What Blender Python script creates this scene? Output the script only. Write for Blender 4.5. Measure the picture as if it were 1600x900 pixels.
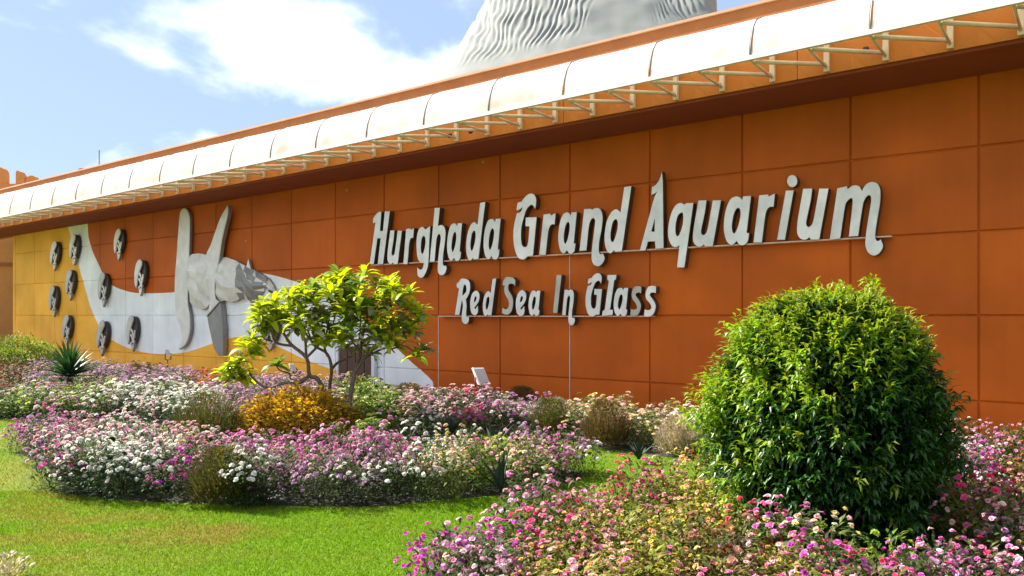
import bpy, bmesh, math, random
import numpy as np
from mathutils import Matrix, Vector, noise as mnoise
random.seed(7)
rng = np.random.default_rng(7)
R = math.radians
for o in list(bpy.data.objects):
    bpy.data.objects.remove(o)
sc = bpy.context.scene
COL = sc.collection

# ------------------------------------------------------------------ camera
FX = 1240.0; HZ = 493.0; EYE = 1.82
cam_d = bpy.data.cameras.new('camera')
cam = bpy.data.objects.new('camera', cam_d); COL.objects.link(cam)
cam.location = (0, 0, EYE); cam.rotation_euler = (R(90), 0, 0)
cam_d.sensor_width = 36; cam_d.lens = FX / 1600 * 36
cam_d.shift_y = (HZ - 450) / 1600
cam_d.clip_start = 0.05; cam_d.clip_end = 2000
sc.camera = cam

# ------------------------------------------------------------------ light
SUN = Vector((-0.66, 0.30, 0.69)).normalized()          # towards the sun
SUN_EL = math.asin(SUN.z); SUN_AZ = math.atan2(SUN.x, SUN.y)
sun_d = bpy.data.lights.new('sun', 'SUN'); sun_d.energy = 4.7; sun_d.angle = R(0.53)
sun_d.color = (1.0, 0.965, 0.90)
sun = bpy.data.objects.new('sun', sun_d); COL.objects.link(sun)
sun.rotation_euler = SUN.to_track_quat('Z', 'Y').to_euler()
sc.view_settings.view_transform = 'Standard'; sc.view_settings.look = 'None'
sc.view_settings.exposure = 1.72; sc.view_settings.gamma = 1.0

W = bpy.data.worlds.new('World'); sc.world = W; W.use_nodes = True
nt = W.node_tree; nt.nodes.clear()
def N(t, k, **kw):
    n = t.nodes.new(k)
    for a, b in kw.items():
        if a.startswith('i_'):
            n.inputs[int(a[2:])].default_value = b
        else:
            setattr(n, a, b)
    return n
def L(t, a, b): t.links.new(a, b)
sky = N(nt, 'ShaderNodeTexSky', sky_type='NISHITA', sun_disc=False, sun_elevation=SUN_EL,
        sun_rotation=SUN_AZ, air_density=1.0, dust_density=0.5, ozone_density=1.0)
geo = N(nt, 'ShaderNodeTexCoord')
sep = N(nt, 'ShaderNodeSeparateXYZ'); L(nt, geo.outputs['Generated'], sep.inputs[0])
zc = N(nt, 'ShaderNodeMath', operation='MAXIMUM', i_1=0.0); L(nt, sep.outputs[2], zc.inputs[0])
zp = N(nt, 'ShaderNodeMath', operation='ADD', i_1=0.22); L(nt, zc.outputs[0], zp.inputs[0])
dv = N(nt, 'ShaderNodeVectorMath', operation='DIVIDE'); L(nt, geo.outputs['Generated'], dv.inputs[0])
cb = N(nt, 'ShaderNodeCombineXYZ')
for i in range(2): L(nt, zp.outputs[0], cb.inputs[i])
cb.inputs[2].default_value = 1.0
L(nt, cb.outputs[0], dv.inputs[1])
mp = N(nt, 'ShaderNodeMapping'); L(nt, dv.outputs[0], mp.inputs[0])
mp.inputs['Location'].default_value = (2.60, 0.62, 0); mp.inputs['Scale'].default_value = (1.45, 1.1, 1.0)
mp.inputs['Rotation'].default_value = (0, 0, R(25))
nz = N(nt, 'ShaderNodeTexNoise'); L(nt, mp.outputs[0], nz.inputs['Vector'])
nz.inputs['Scale'].default_value = 1.15; nz.inputs['Detail'].default_value = 7; nz.inputs['Roughness'].default_value = 0.52
nz.inputs['Distortion'].default_value = 0.35
rp = N(nt, 'ShaderNodeMapRange', interpolation_type='SMOOTHSTEP'); L(nt, nz.outputs['Fac'], rp.inputs[0])
rp.inputs[1].default_value = 0.495; rp.inputs[2].default_value = 0.67
sky_s = N(nt, 'ShaderNodeMix', data_type='RGBA', blend_type='MIX')
sky_s.inputs[0].default_value = 0.85
L(nt, sky.outputs[0], sky_s.inputs[6]); sky_s.inputs[7].default_value = (1.75, 2.3, 3.3, 1)
mx = N(nt, 'ShaderNodeMix', data_type='RGBA'); L(nt, rp.outputs[0], mx.inputs[0])
L(nt, sky_s.outputs[2], mx.inputs[6]); mx.inputs[7].default_value = (7.6, 7.9, 8.3, 1)
bg = N(nt, 'ShaderNodeBackground'); bg.inputs[1].default_value = 0.085
L(nt, mx.outputs[2], bg.inputs[0])
wo = N(nt, 'ShaderNodeOutputWorld'); L(nt, bg.outputs[0], wo.inputs[0])

# ------------------------------------------------------------------ wall frame
SIN, COS = 0.79573, 0.60566
U = Vector((-SIN, COS, 0)); NW = Vector((-COS, -SIN, 0))
W0 = Vector((6.579, 11.188, 0.0)); S0 = W0.dot(U); D0 = -W0.dot(NW)      # D0 = 12.89
def unproj(x, y, D=None):
    """photo pixel -> (s, z) on the plane parallel to the wall at distance D from the camera"""
    if D is None: D = D0
    r = Vector(((x - 800) / FX, 1.0, 0))
    t = D / -(NW.dot(r)); P = r * t
    return P.dot(U) - S0, EYE + (HZ - y) / FX * t
def wpt(s, z, D=None):
    if D is None: D = D0
    p = U * (s + S0) - NW * D
    return (p.x, p.y, z)
def gpt(x, y, h=0.0):
    Y = (EYE - h) * FX / (y - HZ); return ((x - 800) / FX * Y, Y)
WM = Matrix(((-U.x, 0, NW.x, W0.x), (-U.y, 0, NW.y, W0.y), (0, 1, 0, 0), (0, 0, 0, 1)))  # local (right, up, out)

# ------------------------------------------------------------------ helpers
def tag(o, label=None, cat=None, group=None, kind=None):
    if label: o['label'] = label
    if cat: o['category'] = cat
    if group: o['group'] = group
    if kind: o['kind'] = kind
    return o
def empty(name, loc=(0, 0, 0), rot=(0, 0, 0)):
    o = bpy.data.objects.new(name, None); COL.objects.link(o)
    o.location = loc; o.rotation_euler = rot; o.empty_display_size = 0.2
    return o
def link(name, me, parent=None, mat=None, M=None):
    o = bpy.data.objects.new(name, me); COL.objects.link(o)
    if mat is not None and not me.materials: me.materials.append(mat)
    if parent is not None: o.parent = parent
    if M is not None: o.matrix_basis = M
    return o
def mesh(name, V, F, mat=None, smooth=False):
    me = bpy.data.meshes.new(name); me.from_pydata([tuple(v) for v in V], [], F); me.update()
    if mat: me.materials.append(mat)
    if smooth:
        for p in me.polygons: p.use_smooth = True
    return me
def trimesh(name, V, T, C=None, mat=None, smooth=False):
    V = np.asarray(V, dtype=np.float32); T = np.asarray(T, dtype=np.int32)
    me = bpy.data.meshes.new(name)
    me.vertices.add(len(V)); me.vertices.foreach_set('co', V.ravel())
    me.loops.add(T.size); me.loops.foreach_set('vertex_index', T.ravel())
    me.polygons.add(len(T)); me.polygons.foreach_set('loop_start', np.arange(0, T.size, 3, dtype=np.int32))
    me.polygons.foreach_set('use_smooth', np.full(len(T), smooth))
    me.update(calc_edges=True)
    if C is not None:
        a = me.color_attributes.new('tint', 'FLOAT_COLOR', 'POINT')
        c4 = np.ones((len(V), 4), dtype=np.float32); c4[:, :3] = C
        a.data.foreach_set('color', c4.ravel())
    if mat: me.materials.append(mat)
    return me
BOXF = [(0, 3, 2, 1), (4, 5, 6, 7), (0, 1, 5, 4), (1, 2, 6, 5), (2, 3, 7, 6), (3, 0, 4, 7)]
def boxv(x0, x1, y0, y1, z0, z1):
    return [(x0, y0, z0), (x1, y0, z0), (x1, y1, z0), (x0, y1, z0), (x0, y0, z1), (x1, y0, z1), (x1, y1, z1), (x0, y1, z1)]
class MB:
    def __init__(s): s.V = []; s.F = []
    def add(s, V, F):
        b = len(s.V); s.V += [tuple(v) for v in V]; s.F += [tuple(i + b for i in f) for f in F]; return s
    def box(s, *a): return s.add(boxv(*a), BOXF)
    def hexa(s, V): return s.add(V, BOXF)
    def tube(s, pts, rad, n=8, cap=True):
        pts = [Vector(p) for p in pts]
        if not hasattr(rad, '__len__'): rad = [rad] * len(pts)
        V = []; prev = None
        for i, p in enumerate(pts):
            d = (pts[min(i + 1, len(pts) - 1)] - pts[max(i - 1, 0)]).normalized()
            a = prev if prev is not None else (Vector((0, 0, 1)) if abs(d.z) < .9 else Vector((1, 0, 0)))
            a = (a - d * a.dot(d)).normalized(); b = d.cross(a); prev = a
            for k in range(n):
                t = 2 * math.pi * k / n; V.append(p + (a * math.cos(t) + b * math.sin(t)) * rad[i])
        F = [(i * n + k, i * n + (k + 1) % n, (i + 1) * n + (k + 1) % n, (i + 1) * n + k) for i in range(len(pts) - 1) for k in range(n)]
        if cap: F += [tuple(range(n - 1, -1, -1)), tuple(range(len(V) - n, len(V)))]
        return s.add(V, F)
    def obj(s, name, mat, parent=None, smooth=False, bevel=0):
        me = mesh(name, s.V, s.F, mat, smooth)
        if bevel:
            bm = bmesh.new(); bm.from_mesh(me)
            bmesh.ops.bevel(bm, geom=bm.edges[:], offset=bevel, segments=1, affect='EDGES', clamp_overlap=True)
            bm.to_mesh(me); bm.free()
        return link(name, me, parent)

# ------------------------------------------------------------------ materials
def material(name, col, rough=0.7, metal=0.0, var=0.0, vscale=3.0, bump=0.0, bscale=40.0, spec=0.5, stretch=None, dirt=0.0):
    m = bpy.data.materials.new(name); m.use_nodes = True; t = m.node_tree; b = t.nodes['Principled BSDF']
    b.inputs['Roughness'].default_value = rough; b.inputs['Metallic'].default_value = metal
    b.inputs['Specular IOR Level'].default_value = spec; b.inputs['Base Color'].default_value = (*col, 1)
    g = N(t, 'ShaderNodeNewGeometry'); src = g.outputs['Position']
    if stretch:
        mpn = N(t, 'ShaderNodeMapping'); mpn.inputs['Scale'].default_value = stretch; L(t, src, mpn.inputs[0]); src = mpn.outputs[0]
    if var:
        n = N(t, 'ShaderNodeTexNoise'); n.inputs['Scale'].default_value = vscale; n.inputs['Detail'].default_value = 6
        n.inputs['Roughness'].default_value = 0.62
        L(t, src, n.inputs['Vector'])
        r = N(t, 'ShaderNodeMapRange'); L(t, n.outputs['Fac'], r.inputs[0])
        r.inputs[1].default_value = .3; r.inputs[2].default_value = .7; r.inputs[3].default_value = 1 - var; r.inputs[4].default_value = 1 + var
        mm = N(t, 'ShaderNodeVectorMath', operation='SCALE'); mm.inputs[0].default_value = col
        L(t, r.outputs[0], mm.inputs['Scale']); L(t, mm.outputs[0], b.inputs['Base Color'])
    if bump:
        n2 = N(t, 'ShaderNodeTexNoise'); n2.inputs['Scale'].default_value = bscale; n2.inputs['Detail'].default_value = 5
        L(t, src, n2.inputs['Vector'])
        bp = N(t, 'ShaderNodeBump'); bp.inputs['Strength'].default_value = bump; bp.inputs['Distance'].default_value = 0.02
        L(t, n2.outputs['Fac'], bp.inputs['Height']); L(t, bp.outputs[0], b.inputs['Normal'])
    return m
def leafmat(name, trans=0.35, rough=0.45, spec=0.4, attr=True, col=(0.1, 0.2, 0.03), tmul=(1.1, 1.15, 0.6)):
    m = bpy.data.materials.new(name); m.use_nodes = True; t = m.node_tree; b = t.nodes['Principled BSDF']
    out = t.nodes['Material Output']
    b.inputs['Roughness'].default_value = rough; b.inputs['Specular IOR Level'].default_value = spec
    tr = N(t, 'ShaderNodeBsdfTranslucent'); mixs = N(t, 'ShaderNodeMixShader'); mixs.inputs[0].default_value = trans
    if attr:
        a = N(t, 'ShaderNodeVertexColor', layer_name='tint'); src = a.outputs[0]
    else:
        oi = N(t, 'ShaderNodeObjectInfo')
        r = N(t, 'ShaderNodeMapRange'); L(t, oi.outputs['Random'], r.inputs[0]); r.inputs[3].default_value = .65; r.inputs[4].default_value = 1.35
        g = N(t, 'ShaderNodeNewGeometry'); n = N(t, 'ShaderNodeTexNoise'); n.inputs['Scale'].default_value = 14; L(t, g.outputs['Position'], n.inputs['Vector'])
        r2 = N(t, 'ShaderNodeMapRange'); L(t, n.outputs['Fac'], r2.inputs[0]); r2.inputs[1].default_value = .3; r2.inputs[2].default_value = .7; r2.inputs[3].default_value = .8; r2.inputs[4].default_value = 1.2
        mu = N(t, 'ShaderNodeMath', operation='MULTIPLY'); L(t, r.outputs[0], mu.inputs[0]); L(t, r2.outputs[0], mu.inputs[1])
        mm = N(t, 'ShaderNodeVectorMath', operation='SCALE'); mm.inputs[0].default_value = col; L(t, mu.outputs[0], mm.inputs['Scale']); src = mm.outputs[0]
    L(t, src, b.inputs['Base Color'])
    tm = N(t, 'ShaderNodeVectorMath', operation='MULTIPLY'); L(t, src, tm.inputs[0]); tm.inputs[1].default_value = tmul
    L(t, tm.outputs[0], tr.inputs[0]); L(t, b.outputs[0], mixs.inputs[1]); L(t, tr.outputs[0], mixs.inputs[2]); L(t, mixs.outputs[0], out.inputs[0])
    return m

M_band_shade = material('under_eave_shade_band', (0.20, 0.035, 0.006), .85, var=.12, vscale=2)  # red-brown carries the shade under the fascia
ORANGE = (0.50, 0.100, 0.007)
M_fascia = material('orange_render', (0.50, 0.155, 0.016), .8, var=.10, vscale=1.2, bump=.15, bscale=60)
M_parapet = material('orange_parapet_render', (0.40, 0.13, 0.035), .85, var=.14, vscale=1.5, bump=.2, bscale=50)
M_body = material('joint_dark', (0.26, 0.050, 0.008), .9, var=.15, vscale=4)
M_tube = material('cream_painted_steel', (0.62, 0.49, 0.35), .5, var=.12, vscale=5)
M_tube2 = material('cream_edge_rail', (0.80, 0.76, 0.66), .45, var=.05, vscale=5)
M_rib = material('grey_canopy_rib', (0.16, 0.17, 0.16), .5, var=.08)
M_dark = material('dark_metal', (0.03, 0.022, 0.018), .5)
M_side = material('letter_return_metal', (0.075, 0.055, 0.045), .45, metal=.3, var=.3, vscale=12)
M_rail = material('pale_pink_sealant', (0.62, 0.40, 0.28), .6, var=.12, vscale=9)
M_pave = material('beige_pavement', (0.30, 0.23, 0.165), .9, var=.15, vscale=2.5, bump=.3, bscale=30)
M_kerb = material('beige_kerb', (0.42, 0.34, 0.25), .85, var=.12, vscale=3, bump=.2)
M_soil = material('dark_garden_soil', (0.028, 0.022, 0.012), 1, var=.3, vscale=8, bump=.8, bscale=30)
M_wood = material('dark_brown_door_wood', (0.075, 0.028, 0.014), .55, var=.25, vscale=6, stretch=(6, 6, .7))
M_white = material('white_door_trim', (0.62, 0.64, 0.66), .5)
M_bark = material('grey_brown_bark', (0.17, 0.11, 0.085), .85, var=.3, vscale=18, bump=.5, bscale=60)
M_far = material('far_orange_plaster', (0.52, 0.23, 0.07), .9, var=.12, vscale=1.2, bump=.2, bscale=20)
M_farwin = material('far_dark_window', (0.03, 0.035, 0.05), .2)
M_lampw = material('white_lamp_housing', (0.78, 0.74, 0.70), .4, var=.05)

def brushed(name, col, metal, rough):
    m = bpy.data.materials.new(name); m.use_nodes = True; t = m.node_tree; b = t.nodes['Principled BSDF']
    g = N(t, 'ShaderNodeNewGeometry'); n = N(t, 'ShaderNodeTexNoise'); n.inputs['Scale'].default_value = 3.2; n.inputs['Detail'].default_value = 4
    L(t, g.outputs['Position'], n.inputs['Vector'])
    mpn = N(t, 'ShaderNodeMapping'); mpn.inputs['Scale'].default_value = (3, 3, 60); L(t, g.outputs['Position'], mpn.inputs[0])
    n2 = N(t, 'ShaderNodeTexNoise'); n2.inputs['Scale'].default_value = 4; L(t, mpn.outputs[0], n2.inputs['Vector'])
    ad = N(t, 'ShaderNodeMath', operation='ADD'); L(t, n.outputs['Fac'], ad.inputs[0])
    sc2 = N(t, 'ShaderNodeMath', operation='MULTIPLY', i_1=.35); L(t, n2.outputs['Fac'], sc2.inputs[0]); L(t, sc2.outputs[0], ad.inputs[1])
    oi = N(t, 'ShaderNodeObjectInfo'); rr = N(t, 'ShaderNodeMapRange'); L(t, oi.outputs['Random'], rr.inputs[0]); rr.inputs[3].default_value = -.12; rr.inputs[4].default_value = .12
    ad2 = N(t, 'ShaderNodeMath', operation='ADD'); L(t, ad.outputs[0], ad2.inputs[0]); L(t, rr.outputs[0], ad2.inputs[1])
    r = N(t, 'ShaderNodeMapRange'); L(t, ad2.outputs[0], r.inputs[0]); r.inputs[1].default_value = .4; r.inputs[2].default_value = .95
    r.inputs[3].default_value = .78; r.inputs[4].default_value = 1.12
    mm = N(t, 'ShaderNodeVectorMath', operation='SCALE'); mm.inputs[0].default_value = col
    L(t, r.outputs[0], mm.inputs['Scale']); L(t, mm.outputs[0], b.inputs['Base Color'])
    b.inputs['Metallic'].default_value = metal; b.inputs['Roughness'].default_value = rough
    return m
M_letter = brushed('brushed_steel_letter_face', (0.80, 0.775, 0.74), .12, .38)
M_letter2 = brushed('dull_steel_letter_face', (0.50, 0.47, 0.41), .25, .42)
M_relief = brushed('weathered_grey_metal', (0.70, 0.67, 0.63), .2, .45)
M_relief_d = brushed('dark_weathered_metal', (0.26, 0.25, 0.24), .35, .45)
M_fish = brushed('fish_relief_metal', (0.74, 0.70, 0.65), .15, .4)

def canopy_mat():
    m = bpy.data.materials.new('translucent_white_canopy_sheet'); m.use_nodes = True; t = m.node_tree; t.nodes.remove(t.nodes['Principled BSDF'])
    out = t.nodes['Material Output']
    g = N(t, 'ShaderNodeNewGeometry'); dn = N(t, 'ShaderNodeTexNoise'); dn.inputs['Scale'].default_value = 1.6; dn.inputs['Detail'].default_value = 8; L(t, g.outputs['Position'], dn.inputs['Vector'])
    dr = N(t, 'ShaderNodeMapRange'); L(t, dn.outputs['Fac'], dr.inputs[0]); dr.inputs[1].default_value = .52; dr.inputs[2].default_value = .75
    dm = N(t, 'ShaderNodeMix', data_type='RGBA'); L(t, dr.outputs[0], dm.inputs[0]); dm.inputs[6].default_value = (.86, .86, .84, 1); dm.inputs[7].default_value = (.62, .58, .50, 1)
    d = N(t, 'ShaderNodeBsdfDiffuse'); L(t, dm.outputs[2], d.inputs[0])
    tr = N(t, 'ShaderNodeBsdfTranslucent'); tr.inputs[0].default_value = (.9, .88, .82, 1)
    tp = N(t, 'ShaderNodeBsdfTransparent'); tp.inputs[0].default_value = (.9, .9, .86, 1)
    a = N(t, 'ShaderNodeMixShader'); a.inputs[0].default_value = .42; L(t, d.outputs[0], a.inputs[1]); L(t, tr.outputs[0], a.inputs[2])
    b = N(t, 'ShaderNodeMixShader'); b.inputs[0].default_value = .12; L(t, a.outputs[0], b.inputs[1]); L(t, tp.outputs[0], b.inputs[2])
    L(t, b.outputs[0], out.inputs[0]); return m
M_canopy = canopy_mat()

# wall paint with the painted mural (flat print: orange, white band, yellow sand)
def curve_node(t, pts):
    c = N(t, 'ShaderNodeFloatCurve'); cm = c.mapping; cv = cm.curves[0]
    while len(cv.points) > 2: cv.points.remove(cv.points[1])
    cv.points[0].location = pts[0]; cv.points[1].location = pts[-1]
    for p in pts[1:-1]: cv.points.new(*p)
    for p in cv.points: p.handle_type = 'AUTO_CLAMPED'
    cm.update(); return c
def wall_mat():
    m = bpy.data.materials.new('painted_wall_panel'); m.use_nodes = True; t = m.node_tree; b = t.nodes['Principled BSDF']
    g = N(t, 'ShaderNodeNewGeometry')
    dot = N(t, 'ShaderNodeVectorMath', operation='DOT_PRODUCT'); L(t, g.outputs['Position'], dot.inputs[0]); dot.inputs[1].default_value = U
    sN = N(t, 'ShaderNodeMath', operation='SUBTRACT', i_1=S0); L(t, dot.outputs['Value'], sN.inputs[0])
    sS = N(t, 'ShaderNodeMath', operation='DIVIDE', i_1=40.0); L(t, sN.outputs[0], sS.inputs[0])
    sp = N(t, 'ShaderNodeSeparateXYZ'); L(t, g.outputs['Position'], sp.inputs[0])
    zz = N(t, 'ShaderNodeMath', operation='ADD', i_1=1.0); L(t, sp.outputs[2], zz.inputs[0])
    zS = N(t, 'ShaderNodeMath', operation='DIVIDE', i_1=8.0); L(t, zz.outputs[0], zS.inputs[0])
    up = [(135, 345), (142, 385), (155, 415), (165, 435), (176, 446), (195, 454), (215, 458), (245, 458), (268, 457), (330, 440), (370, 424), (403, 426), (449, 436), (494, 453), (550, 487), (604, 530), (640, 563), (682, 605)]
    lo = [(104, 345), (112, 372), (118, 395), (130, 440), (150, 500), (165, 522), (185, 537), (215, 548), (245, 553), (290, 550), (320, 541), (345, 532), (367, 527), (386, 526), (430, 540), (483, 564), (528, 580), (580, 596)]
    def prep(pts, ltop, rbot):
        q = [((unproj(x, y)[0]) / 40, (unproj(x, y)[1] + 1) / 8) for x, y in pts]
        q.sort(); r = [(0.0, rbot), (q[0][0] - .004, rbot)] + q + [(q[-1][0] + .002, ltop), (1.0, ltop)]
        return [(min(max(a, 0), 1), min(max(c, 0), 1)) for a, c in r]
    cu = curve_node(t, prep(up, 1.0, 0.0)); cl = curve_node(t, prep(lo, 1.0, 0.0))
    L(t, sS.outputs[0], cu.inputs[1]); L(t, sS.outputs[0], cl.inputs[1])
    isw = N(t, 'ShaderNodeMath', operation='LESS_THAN'); L(t, zS.outputs[0], isw.inputs[0]); L(t, cu.outputs[0], isw.inputs[1])
    isy = N(t, 'ShaderNodeMath', operation='LESS_THAN'); L(t, zS.outputs[0], isy.inputs[0]); L(t, cl.outputs[0], isy.inputs[1])
    n = N(t, 'ShaderNodeTexNoise'); n.inputs['Scale'].default_value = .9; n.inputs['Detail'].default_value = 6; L(t, g.outputs['Position'], n.inputs['Vector'])
    oi = N(t, 'ShaderNodeObjectInfo')
    r = N(t, 'ShaderNodeMapRange'); L(t, n.outputs['Fac'], r.inputs[0]); r.inputs[1].default_value = .3; r.inputs[2].default_value = .7; r.inputs[3].default_value = .84; r.inputs[4].default_value = 1.13
    r2 = N(t, 'ShaderNodeMapRange'); L(t, oi.outputs['Random'], r2.inputs[0]); r2.inputs[3].default_value = .93; r2.inputs[4].default_value = 1.07
    mu = N(t, 'ShaderNodeMath', operation='MULTIPLY'); L(t, r.outputs[0], mu.inputs[0]); L(t, r2.outputs[0], mu.inputs[1])
    # vertical rain streaks, faint
    mpn = N(t, 'ShaderNodeMapping'); mpn.inputs['Scale'].default_value = (5, 5, .35); L(t, g.outputs['Position'], mpn.inputs[0])
    n3 = N(t, 'ShaderNodeTexNoise'); n3.inputs['Scale'].default_value = 1.3; n3.inputs['Detail'].default_value = 5; L(t, mpn.outputs[0], n3.inputs['Vector'])
    r3 = N(t, 'ShaderNodeMapRange'); L(t, n3.outputs['Fac'], r3.inputs[0]); r3.inputs[1].default_value = .35; r3.inputs[2].default_value = .7; r3.inputs[3].default_value = .97; r3.inputs[4].default_value = 1.03
    mu2 = N(t, 'ShaderNodeMath', operation='MULTIPLY'); L(t, mu.outputs[0], mu2.inputs[0]); L(t, r3.outputs[0], mu2.inputs[1])
    m1 = N(t, 'ShaderNodeMix', data_type='RGBA'); L(t, isw.outputs[0], m1.inputs[0]); m1.inputs[6].default_value = (*ORANGE, 1); m1.inputs[7].default_value = (.84, .86, .86, 1)
    m2 = N(t, 'ShaderNodeMix', data_type='RGBA'); L(t, isy.outputs[0], m2.inputs[0]); L(t, m1.outputs[2], m2.inputs[6]); m2.inputs[7].default_value = (.92, .455, .05, 1)
    mm = N(t, 'ShaderNodeVectorMath', operation='SCALE'); L(t, m2.outputs[2], mm.inputs[0]); L(t, mu2.outputs[0], mm.inputs['Scale'])
    # pinhole marks and small stains
    vo = N(t, 'ShaderNodeTexVoronoi'); vo.inputs['Scale'].default_value = 1.1; L(t, g.outputs['Position'], vo.inputs['Vector'])
    lt = N(t, 'ShaderNodeMath', operation='LESS_THAN', i_1=.035); L(t, vo.outputs['Distance'], lt.inputs[0])
    m3 = N(t, 'ShaderNodeMix', data_type='RGBA'); L(t, lt.outputs[0], m3.inputs[0]); L(t, mm.outputs[0], m3.inputs[6]); m3.inputs[7].default_value = (.55, .30, .16, 1)
    L(t, m3.outputs[2], b.inputs['Base Color']); b.inputs['Roughness'].default_value = .6
    b.inputs['Specular IOR Level'].default_value = .18
    nb = N(t, 'ShaderNodeTexNoise'); nb.inputs['Scale'].default_value = 2.2; nb.inputs['Detail'].default_value = 3; L(t, g.outputs['Position'], nb.inputs['Vector'])
    bp = N(t, 'ShaderNodeBump'); bp.inputs['Strength'].default_value = .25; bp.inputs['Distance'].default_value = .02; L(t, nb.outputs['Fac'], bp.inputs['Height']); L(t, bp.outputs[0], b.inputs['Normal'])
    return m
M_wall = wall_mat()

# ------------------------------------------------------------------ ground
PZ = [(-20, .0), (0, .03), (5.2, .14), (7, .19), (10.3, .23), (45, .24)]
def pave_z(s):
    for (a, za), (b, zb) in zip(PZ, PZ[1:]):
        if a <= s <= b: return za + (zb - za) * (s - a) / (b - a)
    return PZ[-1][1]
def lawn_mat():
    m = bpy.data.materials.new('lawn_turf'); m.use_nodes = True; t = m.node_tree; b = t.nodes['Principled BSDF']
    g = N(t, 'ShaderNodeNewGeometry')
    n1 = N(t, 'ShaderNodeTexNoise'); n1.inputs['Scale'].default_value = .55; n1.inputs['Detail'].default_value = 5; L(t, g.outputs['Position'], n1.inputs['Vector'])
    n2 = N(t, 'ShaderNodeTexNoise'); n2.inputs['Scale'].default_value = 45; n2.inputs['Detail'].default_value = 6; L(t, g.outputs['Position'], n2.inputs['Vector'])
    sp = N(t, 'ShaderNodeSeparateXYZ'); L(t, g.outputs['Position'], sp.inputs[0])
    rx = N(t, 'ShaderNodeMapRange'); L(t, sp.outputs[0], rx.inputs[0]); rx.inputs[1].default_value = -1.6; rx.inputs[2].default_value = -4.2; rx.inputs[3].default_value = 0; rx.inputs[4].default_value = .2
    ad = N(t, 'ShaderNodeMath', operation='ADD'); L(t, n1.outputs['Fac'], ad.inputs[0]); L(t, rx.outputs[0], ad.inputs[1])
    n1.inputs['Roughness'].default_value = .6
    r1 = N(t, 'ShaderNodeMapRange'); L(t, ad.outputs[0], r1.inputs[0]); r1.inputs[1].default_value = .55; r1.inputs[2].default_value = .85
    m1 = N(t, 'ShaderNodeMix', data_type='RGBA'); L(t, r1.outputs[0], m1.inputs[0]); m1.inputs[6].default_value = (.095, .165, .006, 1); m1.inputs[7].default_value = (.17, .165, .025, 1)
    r2 = N(t, 'ShaderNodeMapRange'); L(t, n2.outputs['Fac'], r2.inputs[0]); r2.inputs[1].default_value = .3; r2.inputs[2].default_value = .7; r2.inputs[3].default_value = .55; r2.inputs[4].default_value = 1.35
    mm = N(t, 'ShaderNodeVectorMath', operation='SCALE'); L(t, m1.outputs[2], mm.inputs[0]); L(t, r2.outputs[0], mm.inputs['Scale'])
    L(t, mm.outputs[0], b.inputs['Base Color']); b.inputs['Roughness'].default_value = .9; b.inputs['Specular IOR Level'].default_value = .1
    bp = N(t, 'ShaderNodeBump'); bp.inputs['Strength'].default_value = .8; bp.inputs['Distance'].default_value = .03; L(t, n2.outputs['Fac'], bp.inputs['Height']); L(t, bp.outputs[0], b.inputs['Normal'])
    return m
me = mesh('ground', [(-600, -200, 0), (600, -200, 0), (600, 900, 0), (-600, 900, 0)], [(0, 1, 2, 3)], lawn_mat())
tag(link('ground', me), 'green lawn with yellowed patches that runs between the flower beds', kind='structure')

# pavement strip along the wall
mb = MB(); ss = [-14, -6, 0, 2.6, 5.2, 7, 10.3, 16, 24, 33, 46]
for a, b in zip(ss, ss[1:]):
    za, zb = pave_z(a), pave_z(b)
    mb.hexa([wpt(a, -.3, 11.55), wpt(b, -.3, 11.55), wpt(b, -.3, D0 + .05), wpt(a, -.3, D0 + .05), wpt(a, za, 11.55), wpt(b, zb, 11.55), wpt(b, zb, D0 + .05), wpt(a, za, D0 + .05)])
tag(mb.obj('pavement', M_pave), 'beige pavement strip along the foot of the orange wall', kind='structure')
mb = MB()
for a, b in zip(ss, ss[1:]):
    za, zb = pave_z(a) + .02, pave_z(b) + .02
    mb.hexa([wpt(a, -.3, 11.40), wpt(b, -.3, 11.40), wpt(b, -.3, 11.546), wpt(a, -.3, 11.546), wpt(a, za, 11.40), wpt(b, zb, 11.40), wpt(b, zb, 11.546), wpt(a, za, 11.546)])
tag(mb.obj('kerb', M_kerb), 'pale stone kerb between the back flower bed and the pavement', kind='structure')

# ------------------------------------------------------------------ building
bld = empty('aquarium_building', (W0.x, W0.y, 0)); bld.matrix_basis = WM
tag(bld, 'long orange panelled aquarium building with a painted yellow and white mural at its left end', 'building')
PWID = 1.716; rows = [(-.12, .61), (.61, 1.82), (1.82, 3.01), (3.01, 4.21), (4.21, 5.41)]
G = .011
def panel_mesh(w, h):
    mb = MB(); b = .011; d = .03
    mb.add([(G, G, -d), (w - G, G, -d), (w - G, h - G, -d), (G, h - G, -d),
            (G, G, -b), (w - G, G, -b), (w - G, h - G, -b), (G, h - G, -b),
            (G + b, G + b, 0), (w - G - b, G + b, 0), (w - G - b, h - G - b, 0), (G + b, h - G - b, 0)],
           [(0, 1, 5, 4), (1, 2, 6, 5), (2, 3, 7, 6), (3, 0, 4, 7), (4, 5, 9, 8), (5, 6, 10, 9), (6, 7, 11, 10), (7, 4, 8, 11), (8, 9, 10, 11)])
    return mesh('wall_panel', mb.V, mb.F, M_wall)
pm = [panel_mesh(PWID, b - a) for a, b in rows]
for k in range(-6, 19):                       # columns; s grows to the left, local x = -s
    for i, (za, zb) in enumerate(rows):
        o = link('wall_panel', pm[i], bld); o.location = (-(k + 1) * PWID, za, random.uniform(-.0025, .0025))
        o.rotation_euler = (random.uniform(-.0012, .0012), random.uniform(-.001, .001), 0)
sl = 32.8
mb = MB(); mb.box(-sl, 7.5 * PWID - 2.6, -.5, 5.55, -14, -.031); mb.obj('wall_core', M_wall, bld)
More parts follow.
